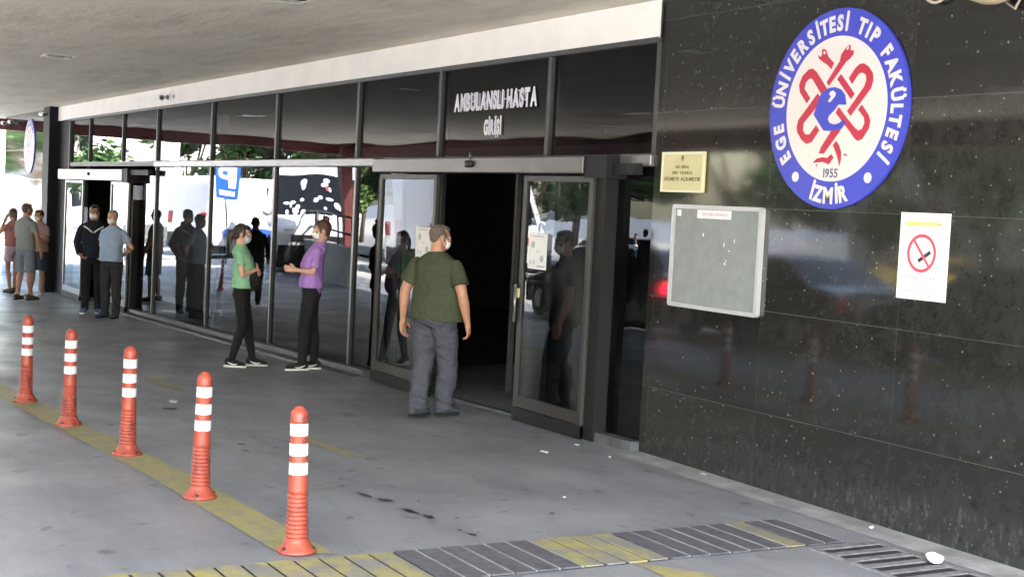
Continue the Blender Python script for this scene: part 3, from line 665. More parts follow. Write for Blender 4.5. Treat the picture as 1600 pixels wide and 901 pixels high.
BL = [((-6.52, -3.53), 'nearest and largest bollard, beside the slatted drain', .06, .5), ((-7.87, -3.62), 'second bollard counting away from the slatted drain', -.03, 1.2), ((-9.39, -3.66), 'middle bollard of the five in the row', 0, 2.2), ((-10.85, -3.74), 'fourth bollard from the slatted drain, second from the left edge', .0, 3.0), ((-12.32, -3.79), 'farthest bollard, nearest the left edge of the photo', .01, 4),
      ((-31.2, -3.9), 'lone bollard far down the walkway, seen reflected between dark mullions', 0, 0)]
for i, ((x, y), lab, tilt, rz) in enumerate(BL):
    o = b0 if i == 0 else copy_tree(b0)
    o.location = (x, y, gz(x) + .004); o.rotation_euler = (tilt * .2, -tilt * .25, rz); o['label'] = 'orange bollard with white bands: ' + lab
o['label'] = BL[-1][1]

# litter
bm = BM(); bmesh.ops.create_icosphere(bm, subdivisions=3, radius=.04)
for v in bm.verts: v.co = Vector((v.co.x * 1.1, v.co.y * .9, max(-.028, v.co.z * .62))) * (1 + .75 * noise.noise(v.co * 26))
o = obj('crumpled_tissue', bm, M_wpaper, smooth=False); o.location = (-5.24, -.42, .04); tag(o, 'crumpled white tissue lying on the drain grate at bottom right', 'tissue')
for i, (x, y, s_, lab) in enumerate(((-8.7, -.78, .05, 'torn paper scrap on the paving in front of the right door leaf'), (-8.92, -.36, .035, 'small paper scrap lying close to the door sill'), (-8.38, -.42, .02, 'tiny white scrap below the corner of the black wall'), (-7.65, -.12, .03, 'white scrap lying against the foot of the black wall'), (-7.25, -1.5, .022, 'white crumb of litter alone in the middle of the paving'), (-6.0, -.14, .02, 'white crumb between the drain grate and the black wall'), (-12.0, -2.6, .07, 'pale paper shreds on the paving behind the fourth bollard'), (-14.6, -.35, .02, 'small white scrap by the kerb behind the two women'))):
    bm = BM(); rr = random.Random(i); vs = [bm.verts.new((s_ * rr.uniform(.5, 1.2) * math.cos(t), s_ * rr.uniform(.4, .8) * math.sin(t), rr.uniform(.002, .012))) for t in [k_ * math.pi / 3 for k_ in range(6)]]
    bm.faces.new(vs); ex = bmesh.ops.extrude_face_region(bm, geom=bm.faces[:]); bmesh.ops.translate(bm, verts=[v for v in ex['geom'] if isinstance(v, bmesh.types.BMVert)], vec=(0, 0, .004))
    o = obj('paper_scrap', bm, M_wpaper); o.location = (x, y, gz(x) + .003); tag(o, lab, 'litter', 'scraps of white litter on the paving')
# ------------------------------------------------------------------ people
TMP = bpy.data.scenes.new('workbench')
def remesh(bm, vox, smooth=4, folds=None, seed=0):
    me = bpy.data.meshes.new('tmp'); bmesh.ops.recalc_face_normals(bm, faces=bm.faces); bm.to_mesh(me); bm.free()
    o = bpy.data.objects.new('tmp', me); TMP.collection.objects.link(o)
    m = o.modifiers.new('r', 'REMESH'); m.mode = 'VOXEL'; m.voxel_size = vox
    s = o.modifiers.new('s', 'SMOOTH'); s.factor = .6; s.iterations = smooth
    with bpy.context.temp_override(scene=TMP, view_layer=TMP.view_layers[0]):
        dg = bpy.context.evaluated_depsgraph_get(); out = bpy.data.meshes.new_from_object(o.evaluated_get(dg))
    bpy.data.objects.remove(o); bpy.data.meshes.remove(me)
    if folds:
        amp, fx, fz = folds; off = Vector((seed * 3.1, seed * 1.7, seed))
        nrm = [v.normal.copy() for v in out.vertices]; cos = [v.co.copy() for v in out.vertices]; res = []
        for p, nn_ in zip(cos, nrm):
            n1 = noise.noise(Vector((p.x * fx, p.y * fx, p.z * fz)) + off)
            n2 = 1 - abs(noise.noise(Vector((p.x * fx * 1.3 + p.z * 4, p.y * fx * 1.3, p.z * fz * 1.9 + p.x * 5)) + off)) * 2
            res.extend(p + nn_ * (amp * (n1 * .9 + n2 * .8 - .4)))
        out.vertices.foreach_set('co', res); out.update()
    for p in out.polygons: p.use_smooth = True
    return out
def limb(bm, pts, rads, seg=18):
    """tapered limb through joints with rounded joints; rads may be (ru, rv)"""
    for p, r in zip(pts, rads): ell(bm, p, (r, r, r), None, 12)
    for (p0, r0), (p1, r1) in zip(zip(pts, rads), zip(pts[1:], rads[1:])): loft(bm, [(p0, r0, r0), (p1, r1, r1)], seg)
def sleeve(bm, pts, rads, seg=18): loft(bm, [(p, r, r) for p, r in zip(pts, rads)], seg)
def lerp(a, b, t): return a + (b - a) * t
def hand(bm, wr, d, pn, th, s, curl=.5):
    """wrist, finger direction, palm normal, thumb-side direction"""
    d = d.normalized(); th = (th - d * th.dot(d)).normalized(); pn = d.cross(th).normalized() * (1 if d.cross(th).dot(pn) > 0 else -1)
    rot = Matrix((th, d, pn)).transposed()
    ell(bm, wr + d * .045 * s, (.040 * s, .052 * s, .018 * s), rot, 14)
    loft(bm, [(wr, .024 * s, .024 * s), (wr + d * .03 * s, .028 * s, .02 * s)], 14)
    for i, (o, L) in enumerate(((.028, .072), (.0095, .082), (-.0095, .076), (-.028, .058))):
        p = wr + d * .082 * s + th * o * s; a = 0; r = .0092 * s
        prevp = wr + d * .04 * s + th * o * .8 * s
        cap(bm, prevp, p, r * 1.2, r * 1.1, 8)
        for kf, seg in enumerate((.42, .32, .26)):
            a += curl * (.5, .75, .6)[kf]
            q = p + (d * math.cos(a) + pn * math.sin(a)) * L * seg * s
            cap(bm, p, q, r * (1.08 - .1 * kf), r * (1 - .12 * kf), 8); p = q
    p = wr + d * .025 * s + th * .028 * s
    q = p + (d * .72 + th * .55 + pn * .35).normalized() * .042 * s; cap(bm, p, q, .0125 * s, .011 * s, 8)
    t = q + (d * .9 + th * .1 + pn * .4).normalized() * .03 * s; cap(bm, q, t, .0105 * s, .009 * s, 8)
SKIN = {}
def skin_mat(c):
    if c not in SKIN:
        m = mat('skin', c, .5, noise_amt=.08, nscale=18, spec=.4); m.node_tree.nodes['Principled BSDF'].inputs['Subsurface Weight'].default_value = .12
        m.node_tree.nodes['Principled BSDF'].inputs['Subsurface Radius'].default_value = (.02, .01, .006); SKIN[c] = m
    return SKIN[c]
def cloth(name, c, amt=.10, **kw): return mat(name, c, .9, noise_amt=amt, nscale=26, spec=.2, bump=1.0, bscale=17, stretch=(1, 1, .7), **kw)
V = Vector
def person(label, x, y, face, H, P_):
    """P_: pose + clothes, lengths for a 1.70 m figure; local frame: +y forward, +x the person's right"""
    s = H / 1.70; ang = math.atan2(face[1], face[0]) - math.pi / 2
    root = empty('person', (x, y, gz(x) + .006), label, 'person', None, ang); g = P_.get('girth', 1.0); t = P_.get('thick', 1.0); belly = P_.get('belly', 0)
    vox = P_.get('vox', .008); seed = P_.get('seed', 1)
    lean = P_.get('lean', 0); hx = P_.get('hipx', 0)
    def sp(z): k_ = max(0, (z - .9)); return V((hx * (1 - k_ * 1.6), lean * k_ * k_ * 1.5, 0))
    def at(x, y, z): return (V((x, y, z)) + sp(z)) * s
    sw = P_.get('shoulder', .185)
    sh = {q: at(q * (sw - .026), -.010, 1.352) for q in (1, -1)}
    hip = {q: at(q * .085 * (g ** .5), 0, .90) for q in (1, -1)}
    arms = P_['arms']; legs = P_['legs']
    el = {q: at(*arms[q][0]) for q in (1, -1)}; wr = {q: at(*arms[q][1]) for q in (1, -1)}
    kn = {q: V(legs[q][0]) * s for q in (1, -1)}; an = {q: V(legs[q][1]) * s for q in (1, -1)}
    fd = {q: V((math.sin(R(legs[q][2])), math.cos(R(legs[q][2])), 0)) for q in (1, -1)}
    hy, hp, hr = [R(a) for a in P_.get('head', (0, 0, 0))]
    HR = (Matrix.Rotation(-hy, 3, 'Z') @ Matrix.Rotation(-hp, 3, 'X') @ Matrix.Rotation(hr, 3, 'Y'))
    nb_ = at(0, -.005, 1.43); hc = at(0, .02, 1.585)
    def hd(x, y, z): return hc + HR @ (V((x, y, z)) * s)
    def hell(bm, c, r, seg=16, tilt=None): ell(bm, hd(*c), tuple(a * s for a in r), HR if tilt is None else HR @ tilt, seg)
    X, Y = V((1, 0, 0)), V((0, 1, 0))
    # ---- body (one continuous skin)
    bm = BM()
    hell(bm, (0, -.012, .025), (.074, .092, .090), 20); hell(bm, (0, .022, -.035), (.058, .066, .078), 18)
    hell(bm, (0, .045, -.085), (.036, .036, .028)); hell(bm, (0, .062, .028), (.05, .024, .02)); 
    hell(bm, (0, .092, -.015), (.013, .017, .026)); hell(bm, (0, .086, .012), (.009, .012, .03)); hell(bm, (0, .080, -.058), (.024, .012, .011))
    for q in (1, -1):
        hell(bm, (q * .073, -.008, -.012), (.011, .022, .034)); hell(bm, (q * .043, .052, -.025), (.02, .022, .02))
    loft(bm, [(nb_ + V((0, -.01, -.06)) * s, .065 * s * t ** .5, .060 * s * t ** .5), (hd(0, -.018, -.05), .055 * s * t ** .5, .056 * s * t ** .5), (hd(0, -.01, 0), .05 * s, .055 * s)], 18)
    loft(bm, [(at(0, 0, .84), .14 * g * s, .09 * g * s), (at(0, 0, 1.0), .13 * g * s, .09 * g * s), (at(0, 0, 1.25), .15 * g * s, .095 * s), (at(0, 0, 1.37), .15 * s, .085 * s), (at(0, 0, 1.45), .06 * s, .05 * s)], 20, uv=(X, Y))
    for q in (1, -1):
        u = lerp(sh[q], el[q], .5)
        limb(bm, [sh[q], u, el[q], lerp(el[q], wr[q], .3), wr[q]], [.040 * s * t ** .6, .045 * s * t, .038 * s * t, .040 * s * t, .025 * s * t ** .5])
        hdn = arms[q][2] if len(arms[q]) > 2 else None
        if hdn: d, pn, th, cu = V(hdn[0]), V(hdn[1]), V(hdn[2]), hdn[3]
        else: d = wr[q] - el[q]; pn = V((-q, 0, 0)); th = Y; cu = .45
        hand(bm, wr[q], d, pn, th, s * P_.get('hands', 1.0), cu)
        cf = lerp(kn[q], an[q], .3) + V((0, -.012, 0))
        limb(bm, [hip[q], kn[q], cf, lerp(kn[q], an[q], .75), an[q]], [.080 * s * t, .052 * s * t, .055 * s * t, .038 * s * t, .035 * s])
        cap(bm, an[q], an[q] + fd[q] * .12 * s - V((0, 0, .045)) * s, .035 * s, .028 * s)
    body = obj('body', remesh(bm, min(vox, .0075), 3), skin_mat(P_['skin'])); body.parent = root
    # ---- eyes
    bm = BM()
    for q in (1, -1): hell(bm, (q * .031, .074, .006), (.013, .010, .007), 10)
    o = obj('eye_white', bm, MATS.get('eye_white') or mat('eye_white', (.7, .68, .66), .3), smooth=True); o.parent = root
    bm = BM()
    for q in (1, -1): hell(bm, (q * .031, .082, .006), (.0062, .004, .0062), 8)
    o = obj('iris', bm, MATS.get('iris') or mat('iris', (.03, .018, .01), .2), smooth=True); o.parent = root
    # ---- hair
    kind, hcM = P_['hair']
    bm = BM()
    if kind == 'short':
        hell(bm, (0, -.020, .031), (.0762, .088, .087), 20); hell(bm, (0, -.052, -.01), (.060, .044, .05)); hell(bm, (0, .02, .074), (.056, .058, .034))
        for q in (1, -1): hell(bm, (q * .066, .004, .022), (.012, .028, .034))
    elif kind == 'bald':
        hell(bm, (0, -.040, .0), (.0765, .068, .052), 20)
    elif kind == 'bun':
        hell(bm, (0, -.020, .036), (.080, .094, .090), 20); hell(bm, (0, -.055, -.02), (.060, .045, .055)); hell(bm, (0, .03, .072), (.055, .055, .04)); hell(bm, (0, -.055, .130), (.036, .036, .034)); hell(bm, (.012, -.03, .15), (.016, .02, .024))
        for q in (1, -1): hell(bm, (q * .068, .006, .012), (.012, .03, .05))
    else:  # tied back low
        hell(bm, (0, -.022, .034), (.080, .094, .092), 20); hell(bm, (0, -.06, -.02), (.058, .045, .055)); hell(bm, (0, .03, .072), (.056, .055, .04))
        hell(bm, (0, -.118, .0), (.034, .045, .040)); hell(bm, (0, -.135, -.05), (.028, .034, .06)); hell(bm, (.005, -.13, -.105), (.016, .022, .05))
        for q in (1, -1): hell(bm, (q * .068, .006, .012), (.012, .03, .05))
    o = obj('hair', remesh(bm, .006, 2, (.0035, 30, 18), seed), hcM); o.parent = root
    # brows
    bm = BM()
    for q in (1, -1): hell(bm, (q * .031, .083, .026), (.018, .006, .004), 8)
    o = obj('eyebrow', bm, hcM if kind != 'bald' else M_grey_hair, smooth=True); o.parent = root
    # ---- mask
    if P_.get('mask') is not None:
        bm = BM(); ring = []
        nu, nv = 16, 10
        for i in range(nu + 1):
            row = []
            for j in range(nv + 1):
                a = R(-72 + 144 * i / nu); v = -1 + 2 * j / nv
                r = 1 + .10 * (1 - abs(v)) * math.exp(-(a / .6) ** 2) + .015 * math.sin(j * 3.1)
                zz = -.052 + v * (.046 - .012 * abs(math.sin(a)))
                cr = math.sqrt(max(.05, 1 - (v * .62) ** 2))
                row.append(bm.verts.new(hd(.067 * math.sin(a) * r * (.75 + .25 * cr), .012 + .084 * math.cos(a) * r * cr, zz)))
            ring.append(row)
        for i in range(nu):
            for j in range(nv): bm.faces.new((ring[i][j], ring[i + 1][j], ring[i + 1][j + 1], ring[i][j + 1]))
        for q, i in ((1, nu), (-1, 0)):
            for j, zz in ((1, -.03), (nv - 1, .02)): tube(bm, [ring[i][j].co.copy(), hd(q * .079, -.012, zz)], .0022 * s, 5)
        o = obj('face_mask', bm, P_['mask'], smooth=True); o.parent = root
        md = o.modifiers.new('t', 'SOLIDIFY'); md.thickness = .003
    # ---- trousers / shorts
    tm, tl, loose = P_['legsw']     # material, length factor (1 ankle, .4 mid shin..), looseness
    bm = BM()
    gy = .02 * belly
    loft(bm, [(at(0, 0, .80), .125 * g * s, .095 * g * s), (at(0, -.008, .86), .162 * g * s, .114 * g * s), (at(0, gy * .5, .95), .145 * g * s, .104 * g * s), (at(0, gy * .5, 1.02), .135 * g * s, .09 * g * s)], 26, uv=(X, Y))
    for q in (1, -1):
        L = loose * s
        pts = [hip[q] + V((0, -.006, -.01)), lerp(hip[q], kn[q], .45), kn[q]]; rr_ = [.092 * g ** .5 * s, .080 * (L + s) / 2 * g ** .5, .066 * L]
        if tl > 1:
            pts += [lerp(kn[q], an[q], .35) + V((0, -.008, 0)), lerp(kn[q], an[q], .8), an[q] + V((0, 0, -.01))]; tp = P_.get('hem', 1.0)
            rr_ += [.064 * L, .054 * L * tp, .052 * L * tp]
        else:
            pts[-1] = lerp(hip[q], kn[q], tl); rr_[-1] = .076 * L
            if tl > .95: pts[-1] = lerp(kn[q], an[q], .08)
        ell(bm, pts[0], (rr_[0],) * 3, None, 14)
        if tl > 1: ell(bm, kn[q], (rr_[2],) * 3, None, 12)
        sleeve(bm, pts, rr_, 22)
    o = obj(P_.get('lower', 'trousers'), remesh(bm, vox, 3, P_.get('lfold', (.006, 11, 13)), seed + 2), tm); o.parent = root
    # ---- shirt
    sm_, sl_, hem, wide = P_['shirt']
    bm = BM(); bl = belly
    hb = P_.get('hemback', 0)
    loft(bm, [(at(0, bl * .035 - hb * .03, hem), .180 * g * s * wide, .132 * g * s * wide), (at(0, bl * .045, hem + .08), .170 * g * s * wide, .130 * g * s * wide), (at(0, bl * .05, 1.08), .162 * g * s * wide, .126 * g * s), (at(0, bl * .02 + P_.get('bust', 0) * .4, 1.20), (.168 * g ** .7 + .004) * s, (.122 * g ** .7 + P_.get('bust', 0) * .3) * s),
              (at(0, P_.get('bust', 0) * .35, 1.29), .176 * s * g ** .4, .118 * s * g ** .4), (at(0, -.006, 1.355), sw * 1.0 * s, .108 * s), (at(0, -.012, 1.395), sw * .84 * s, .096 * s), (at(0, -.014, 1.43), sw * .56 * s, .080 * s), (at(0, -.014, 1.462), .064 * s * t ** .5, .060 * s * t ** .5)], 30, uv=(X, Y), power=2.25)
    for q in (1, -1):
        ell(bm, sh[q] + V((0, 0, -.006)), (.056 * s * t ** .5,) * 3, None, 14)
        if sl_ <= 1: sleeve(bm, [sh[q], lerp(sh[q], el[q], sl_ * .5), lerp(sh[q], el[q], sl_)], [.055 * s * t ** .6, .060 * s * t, .066 * s * t], 20)
        else:
            sleeve(bm, [sh[q], lerp(sh[q], el[q], .5), el[q]], [.060 * s * t, .060 * s * t, .055 * s * t], 20); ell(bm, el[q], (.056 * s * t,) * 3, None, 12)
            sleeve(bm, [el[q], lerp(el[q], wr[q], .5), wr[q]], [.056 * s * t, .050 * s * t, .038 * s * t], 20)
    if P_.get('hood'): ell(bm, at(0, -.05, 1.455), (.10 * s, .07 * s, .05 * s))
    if hb: loft(bm, [(at(0, -.075, hem - hb), .11 * s, .03 * s), (at(0, -.07, hem + .05), .15 * s, .05 * s)], 18, uv=(X, Y))
    o = obj('shirt' if not P_.get('hood') else 'hooded_top', remesh(bm, vox, 3, P_.get('sfold', (.0055, 9, 7)), seed), sm_); o.parent = root
    if P_.get('stripe'):
        bm = BM(); 
        def chest(xx, zz):  # point on the chest surface
            rx, ry = .178 * s, .124 * s; c = at(0, 0, zz)
            yy = ry * math.sqrt(max(0, 1 - min(.98, (xx * s / rx) ** 2))); return c + V((xx * s, yy + .004, 0))
        for q in (1, -1):
            pts = [chest(q * (.01 + .135 * i / 8), 1.27 + .12 * i / 8 - .025 * (i / 8) ** 2) for i in range(9)]
            loft(bm, [(p, .012 * s, .012 * s) for p in pts], 8)
        o = obj('white_stripe', bm, M_wpaper, smooth=True); o.parent = root
    # ---- shoes
    um, sm2 = P_['shoes']
    for q in (1, -1):
        f = fd[q]; side = V((f.y, -f.x, 0)); a = an[q]; a = V((a.x, a.y, a.z - .075 * s))
        lift = V((0, 0, max(0, a.z)))
        bm = BM(); b0_ = V((an[q].x, an[q].y, 0)) + lift
        secs = [(-.075, .026, .030, .045), (-.05, .036, .048, .052), (0, .038, .05, .050), (.05, .042, .040, .042), (.10, .047, .030, .034), (.145, .042, .024, .028), (.175, .026, .016, .022)]
        loft(bm, [(b0_ + f * l * s + V((0, 0, zc * s + .014)), w * s, hh * s * .9) for l, w, hh, zc in secs], 18, uv=(side, V((0, 0, 1))), power=2.4)
        loft(bm, [(b0_ + V((0, 0, .04)) * s - f * .01 * s, .038 * s, .05 * s), (b0_ + V((0, 0, .092)) * s - f * .015 * s, .040 * s, .046 * s)], 16, uv=(side, f))
        for v in bm.verts: v.co.z = max(v.co.z, lift.z + .012)
        o = obj('shoe', remesh(bm, .007, 2), um); o.parent = root
        bm = BM(); loft(bm, [(b0_ + f * l * s + V((0, 0, .013 * s)), w * 1.06 * s, .013 * s) for l, w, hh, zc in [(-.082, .024, 0, 0)] + secs[1:-1] + [(.183, .02, 0, 0)]], 14, uv=(side, V((0, 0, 1))), power=3)
        o2 = obj('sole', bm, sm2, smooth=True); o2.parent = o
        if P_.get('swoosh'):
            bm = BM()
            for w_ in (1, -1):
                pts = [b0_ + f * l * s + side * w_ * ww * s + V((0, 0, z_ * s)) for l, ww, z_ in ((-.03, .041, .062), (.01, .044, .045), (.05, .046, .038), (.09, .046, .045))]
                loft(bm, [(p, r * s, r * s) for p, r in zip(pts, (.004, .009, .009, .004))], 6)
            o3 = obj('shoe_flash', bm, M_wpaper); o3.parent = o
    return root

M_grey_hair = mat('grey_hair', (.20, .18, .16), .8, noise_amt=.3, nscale=60)
M_salt = mat('salt_and_pepper_hair', (.085, .07, .058), .85, noise_amt=.45, nscale=70)
M_dkhair = mat('dark_brown_hair', (.022, .013, .009), .6, noise_amt=.3, nscale=60)
M_brhair = mat('brown_hair', (.055, .028, .016), .6, noise_amt=.3, nscale=60)
M_maskw = mat('white_mask', (.72, .75, .80), .8); M_maskb = mat('blue_mask', (.42, .53, .68), .8)
SK1 = (.42, .235, .165); SK2 = (.36, .19, .125); SK3 = (.48, .29, .22)
M_solew = mat('white_sole', (.72, .72, .72), .6); M_shoeb = cloth('black_shoe_mesh', (.018, .018, .02)); M_shoeg = cloth('dark_grey_shoe', (.05, .055, .065)); M_leg = cloth('black_leggings', (.010, .010, .011), .2)
ST = {1: [(.10, .01, .48), (.10, -.01, .085), 12], -1: [(-.10, .01, .48), (-.10, -.01, .085), -12]}
F = (-.868, .493); RT = (.49, .87)
def fac(a, b): return (a * F[0] + b * RT[0], a * F[1] + b * RT[1])     # a: away from the viewer, b: to the right in view
# man in the olive shirt
person('heavyset man in an olive green T-shirt, seen from behind, walking to the open doorway', -10.62, -.78, fac(.86, .52), 1.65, dict(
    girth=1.40, thick=1.2, belly=1.0, shoulder=.232, vox=.0075, seed=3, head=(30, 4, 0), skin=SK2, hair=('short', M_salt), mask=M_maskw, hands=1.12, lean=.02,
    arms={1: [(.305, -.035, 1.10), (.315, .05, .86), ((.05, .25, -.97), (-1, 0, 0), (-.2, 1, 0), .75)], -1: [(-.305, -.03, 1.10), (-.335, .0, .85), ((-.05, .1, -1), (1, 0, 0), (.1, 1, 0), .55)]},
    legs={1: [(.10, .10, .48), (.055, .12, .085), 16], -1: [(-.105, .02, .47), (-.07, -.11, .085), 4]},
    legsw=(cloth('grey_trousers', (.055, .058, .076), .10), 2, 1.36), lfold=(.012, 7, 9), shirt=(cloth('olive_cotton', (.043, .052, .032), .1), .68, .865, 1.08), sfold=(.007, 6, 4), shoes=(M_shoeg, M_shoeb), hem=1.12))
# woman in mint green
person('woman in a mint green T-shirt and black leggings with crossed arms', -14.80, -1.08, fac(.10, .99), 1.58, dict(
    girth=.90, thick=.82, shoulder=.160, vox=.0075, seed=5, head=(-4, 4, 0), skin=SK3, hair=('tied', M_dkhair), mask=M_maskb, bust=.05, lean=-.05,
    arms={1: [(.200, .02, 1.11), (.03, .17, 1.17), ((-1, .05, .3), (0, -1, 0), (0, .1, 1), .3)], -1: [(-.195, .03, 1.11), (-.02, .20, 1.12), ((1, .1, .15), (0, -1, 0), (0, .1, 1), .3)]},
    legs={1: [(.09, .03, .48), (.085, -.085, .085), 10], -1: [(-.09, .085, .48), (-.10, .15, .085), -10]},
    legsw=(M_leg, 2, .92), lfold=(.002, 9, 9), shirt=(cloth('mint_cotton', (.20, .40, .26), .08), .55, .95, 1.04), shoes=(M_shoeb, M_solew), swoosh=True, hem=.85))
bm = BM(); dv = Vector((fac(.1, .99)[0], fac(.1, .99)[1], 0))
base = Vector((-14.80, -1.08, -.14)) + dv * .13
loft(bm, [(base + V((0, 0, .86)), .05, .07), (base + V((0, 0, .93)), .09, .11), (base + V((0, 0, 1.03)), .085, .10), (base + V((0, 0, 1.10)), .05, .06)], 18, uv=(V((dv.x, dv.y, 0)), V((-dv.y, dv.x, 0))))
bagm = remesh(bm, .009, 3, (.008, 12, 12), 2); bagm.transform(Matrix.Translation(-base)); o = obj('folded_jacket', bagm, M_leg); o.location = base
tag(o, 'black bundled jacket held against the waist of the woman in mint green', 'jacket')
# woman in purple
person('woman in a loose purple T-shirt and black trousers, hair in a bun', -14.37, -.44, fac(-.16, -.985), 1.66, dict(
    girth=.95, thick=.84, shoulder=.165, vox=.0075, seed=8, head=(-6, 2, 0), skin=SK3, hair=('bun', M_brhair), mask=M_maskw, bust=.04, lean=-.16, hipx=0,
    arms={-1: [(-.205, .0, 1.12), (-.16, .19, 1.14), ((.15, 1, .12), (1, 0, 0), (0, .1, 1), .6)], 1: [(.20, .02, 1.11), (.15, .18, 1.12), ((-.2, 1, .1), (-1, 0, 0), (0, .1, 1), .6)]},
    legs={1: [(.07, -.03, .48), (.075, -.075, .085), 8], -1: [(-.085, .055, .48), (-.09, .07, .085), -14]},
    legsw=(cloth('black_joggers', (.014, .014, .017), .2), 2, 1.10), lfold=(.007, 10, 9), shirt=(cloth('purple_cotton', (.33, .185, .52), .08), .80, .945, 1.10), hemback=.11, sfold=(.008, 8, 6), shoes=(M_shoeb, M_solew), swoosh=True, hem=.82))
# man in the dark tracksuit top
M_navy = cloth('navy_jersey', (.013, .016, .028), .2)
person('man in a dark navy hooded top with a white chest stripe by the far door', -23.25, -.78, fac(-.96, .22), 1.80, dict(
    girth=1.0, thick=1.05, shoulder=.19, vox=.010, seed=11, head=(12, 2, 0), skin=SK2, hair=('short', M_dkhair), mask=M_maskw, hood=True, stripe=True,
    arms={1: [(.25, -.05, 1.12), (.20, .10, .93), ((-.6, .5, -.5), (-1, 0, 0), (0, 1, .3), .6)], -1: [(-.25, -.05, 1.12), (-.19, .09, .92), ((.6, .5, -.5), (1, 0, 0), (0, 1, .3), .6)]},
    legs=ST, legsw=(cloth('dark_track_trousers', (.012, .013, .017), .2), 2, 1.12), shirt=(M_navy, 2, .88, 1.04), shoes=(cloth('blue_trainer', (.10, .14, .26)), M_solew)))
# man in the light blue shirt
person('older man in a light blue short-sleeved shirt and white mask, hands behind his back', -22.3, -.70, fac(-.93, -.30), 1.72, dict(
    girth=1.12, thick=.98, belly=.6, shoulder=.19, vox=.010, seed=13, head=(-6, 4, 0), skin=SK3, hair=('short', M_grey_hair), mask=M_maskw,
    arms={1: [(.27, -.10, 1.13), (.07, -.18, .97), ((-1, -.1, -.3), (0, 1, 0), (0, 0, 1), .4)], -1: [(-.28, -.11, 1.12), (-.07, -.19, .99), ((1, -.1, -.3), (0, 1, 0), (0, 0, 1), .4)]},
    legs=ST, legsw=(cloth('charcoal_trousers', (.03, .03, .036), .15), 2, 1.16), shirt=(cloth('light_blue_cotton', (.27, .36, .54), .07), .62, .90, .98), shoes=(M_shoeg, M_shoeb)))
# the group at the far left
person('man in a pale pink T-shirt and dark shorts with crossed arms, by the dark pillar', -27.7, -.80, fac(-.95, -.30), 1.70, dict(
    girth=1.08, thick=.98, vox=.011, seed=17, head=(10, 2, 0), skin=SK2, hair=('short', M_dkhair), mask=M_maskw,
    arms={1: [(.235, .05, 1.12), (.02, .20, 1.13), ((-1, .1, .1), (0, -1, 0), (0, .1, 1), .4)], -1: [(-.235, .06, 1.11), (-.03, .23, 1.17), ((1, .0, .1), (0, -1, 0), (0, .1, 1), .4)]},
    legs={1: [(.10, .01, .48), (.13, .05, .085), 12], -1: [(-.10, .01, .48), (-.06, -.06, .085), -8]}, legsw=(cloth('dark_blue_shorts', (.035, .05, .075), .1), .85, 1.25), lower='shorts', shirt=(cloth('pale_pink_cotton', (.42, .27, .26), .1), .6, .90, 1.02), shoes=(cloth('white_trainer', (.5, .5, .5)), M_solew)))
person('man in a grey T-shirt and grey-blue shorts seen from behind at the far left', -26.85, -1.19, fac(.93, .36), 1.80, dict(
    girth=1.02, thick=1.0, shoulder=.19, vox=.011, seed=19, head=(20, 0, 0), skin=SK2, hair=('short', M_salt), mask=None,
    arms={1: [(.255, .0, 1.11), (.255, .09, .87)], -1: [(-.25, .06, 1.12), (-.16, .22, 1.0)]},
    legs={1: [(.10, .01, .48), (.11, .03, .085), 12], -1: [(-.10, .01, .48), (-.10, -.06, .085), -8]}, legsw=(cloth('grey_blue_shorts', (.16, .19, .25), .1), .95, 1.3), lower='shorts', shirt=(cloth('grey_cotton', (.21, .225, .25), .1), .6, .90, 1.0), shoes=(cloth('brown_sandal', (.06, .045, .035)), M_shoeb)))
person('woman in a pink top and lilac shorts with a raised elbow, at the left edge', -29.3, -1.0, fac(.55, -.80), 1.70, dict(
    girth=.98, thick=.88, shoulder=.165, vox=.011, seed=23, head=(10, 6, 0), skin=SK2, hair=('tied', M_brhair), mask=None, bust=.03,
    arms={1: [(.20, .10, 1.12), (.08, .23, 1.10)], -1: [(-.27, .06, 1.20), (-.12, .07, 1.50), ((.4, -.2, 1), (1, 0, 0), (0, 1, 0), .7)]},
    legs={1: [(.09, .01, .48), (.10, .05, .085), 12], -1: [(-.09, .01, .48), (-.08, -.07, .085), -8]}, legsw=(cloth('lilac_shorts', (.50, .38, .48), .08), .62, 1.2), lower='shorts', shirt=(cloth('dusty_pink_cotton', (.36, .17, .17), .1), .4, .95, .98), shoes=(cloth('brown_slipper', (.10, .07, .06)), M_shoeb)))
# people seen only in the glass
person('man in dark clothes walking away, seen as a dark reflection between the mullions', -25.9, -2.9, (-.9, -.3), 1.72, dict(
    vox=.012, seed=29, skin=SK2, hair=('short', M_dkhair), mask=None, lean=.1, arms={1: [(.24, .05, 1.12), (.22, .2, .92)], -1: [(-.24, -.1, 1.13), (-.25, -.12, .90)]},
    legs={1: [(.10, .18, .50), (.10, .22, .085), 5], -1: [(-.10, -.02, .48), (-.10, -.32, .13), -5]}, legsw=(M_leg, 2, 1.1), shirt=(M_navy, 2, .88, 1.05), shoes=(M_shoeg, M_shoeb)))
person('person in a dark jacket, seen reflected in the narrow pane beside the black wall', -18.0, -6.6, (-.3, -.9), 1.78, dict(
    vox=.012, seed=31, skin=SK2, hair=('short', M_dkhair), mask=None, hood=True, arms={1: [(.24, .05, 1.12), (.18, .2, 1.05)], -1: [(-.24, .05, 1.13), (-.2, .15, .95)]},
    legs=ST, legsw=(M_leg, 2, 1.1), shirt=(M_navy, 2, .86, 1.1), shoes=(M_shoeg, M_shoeb)))
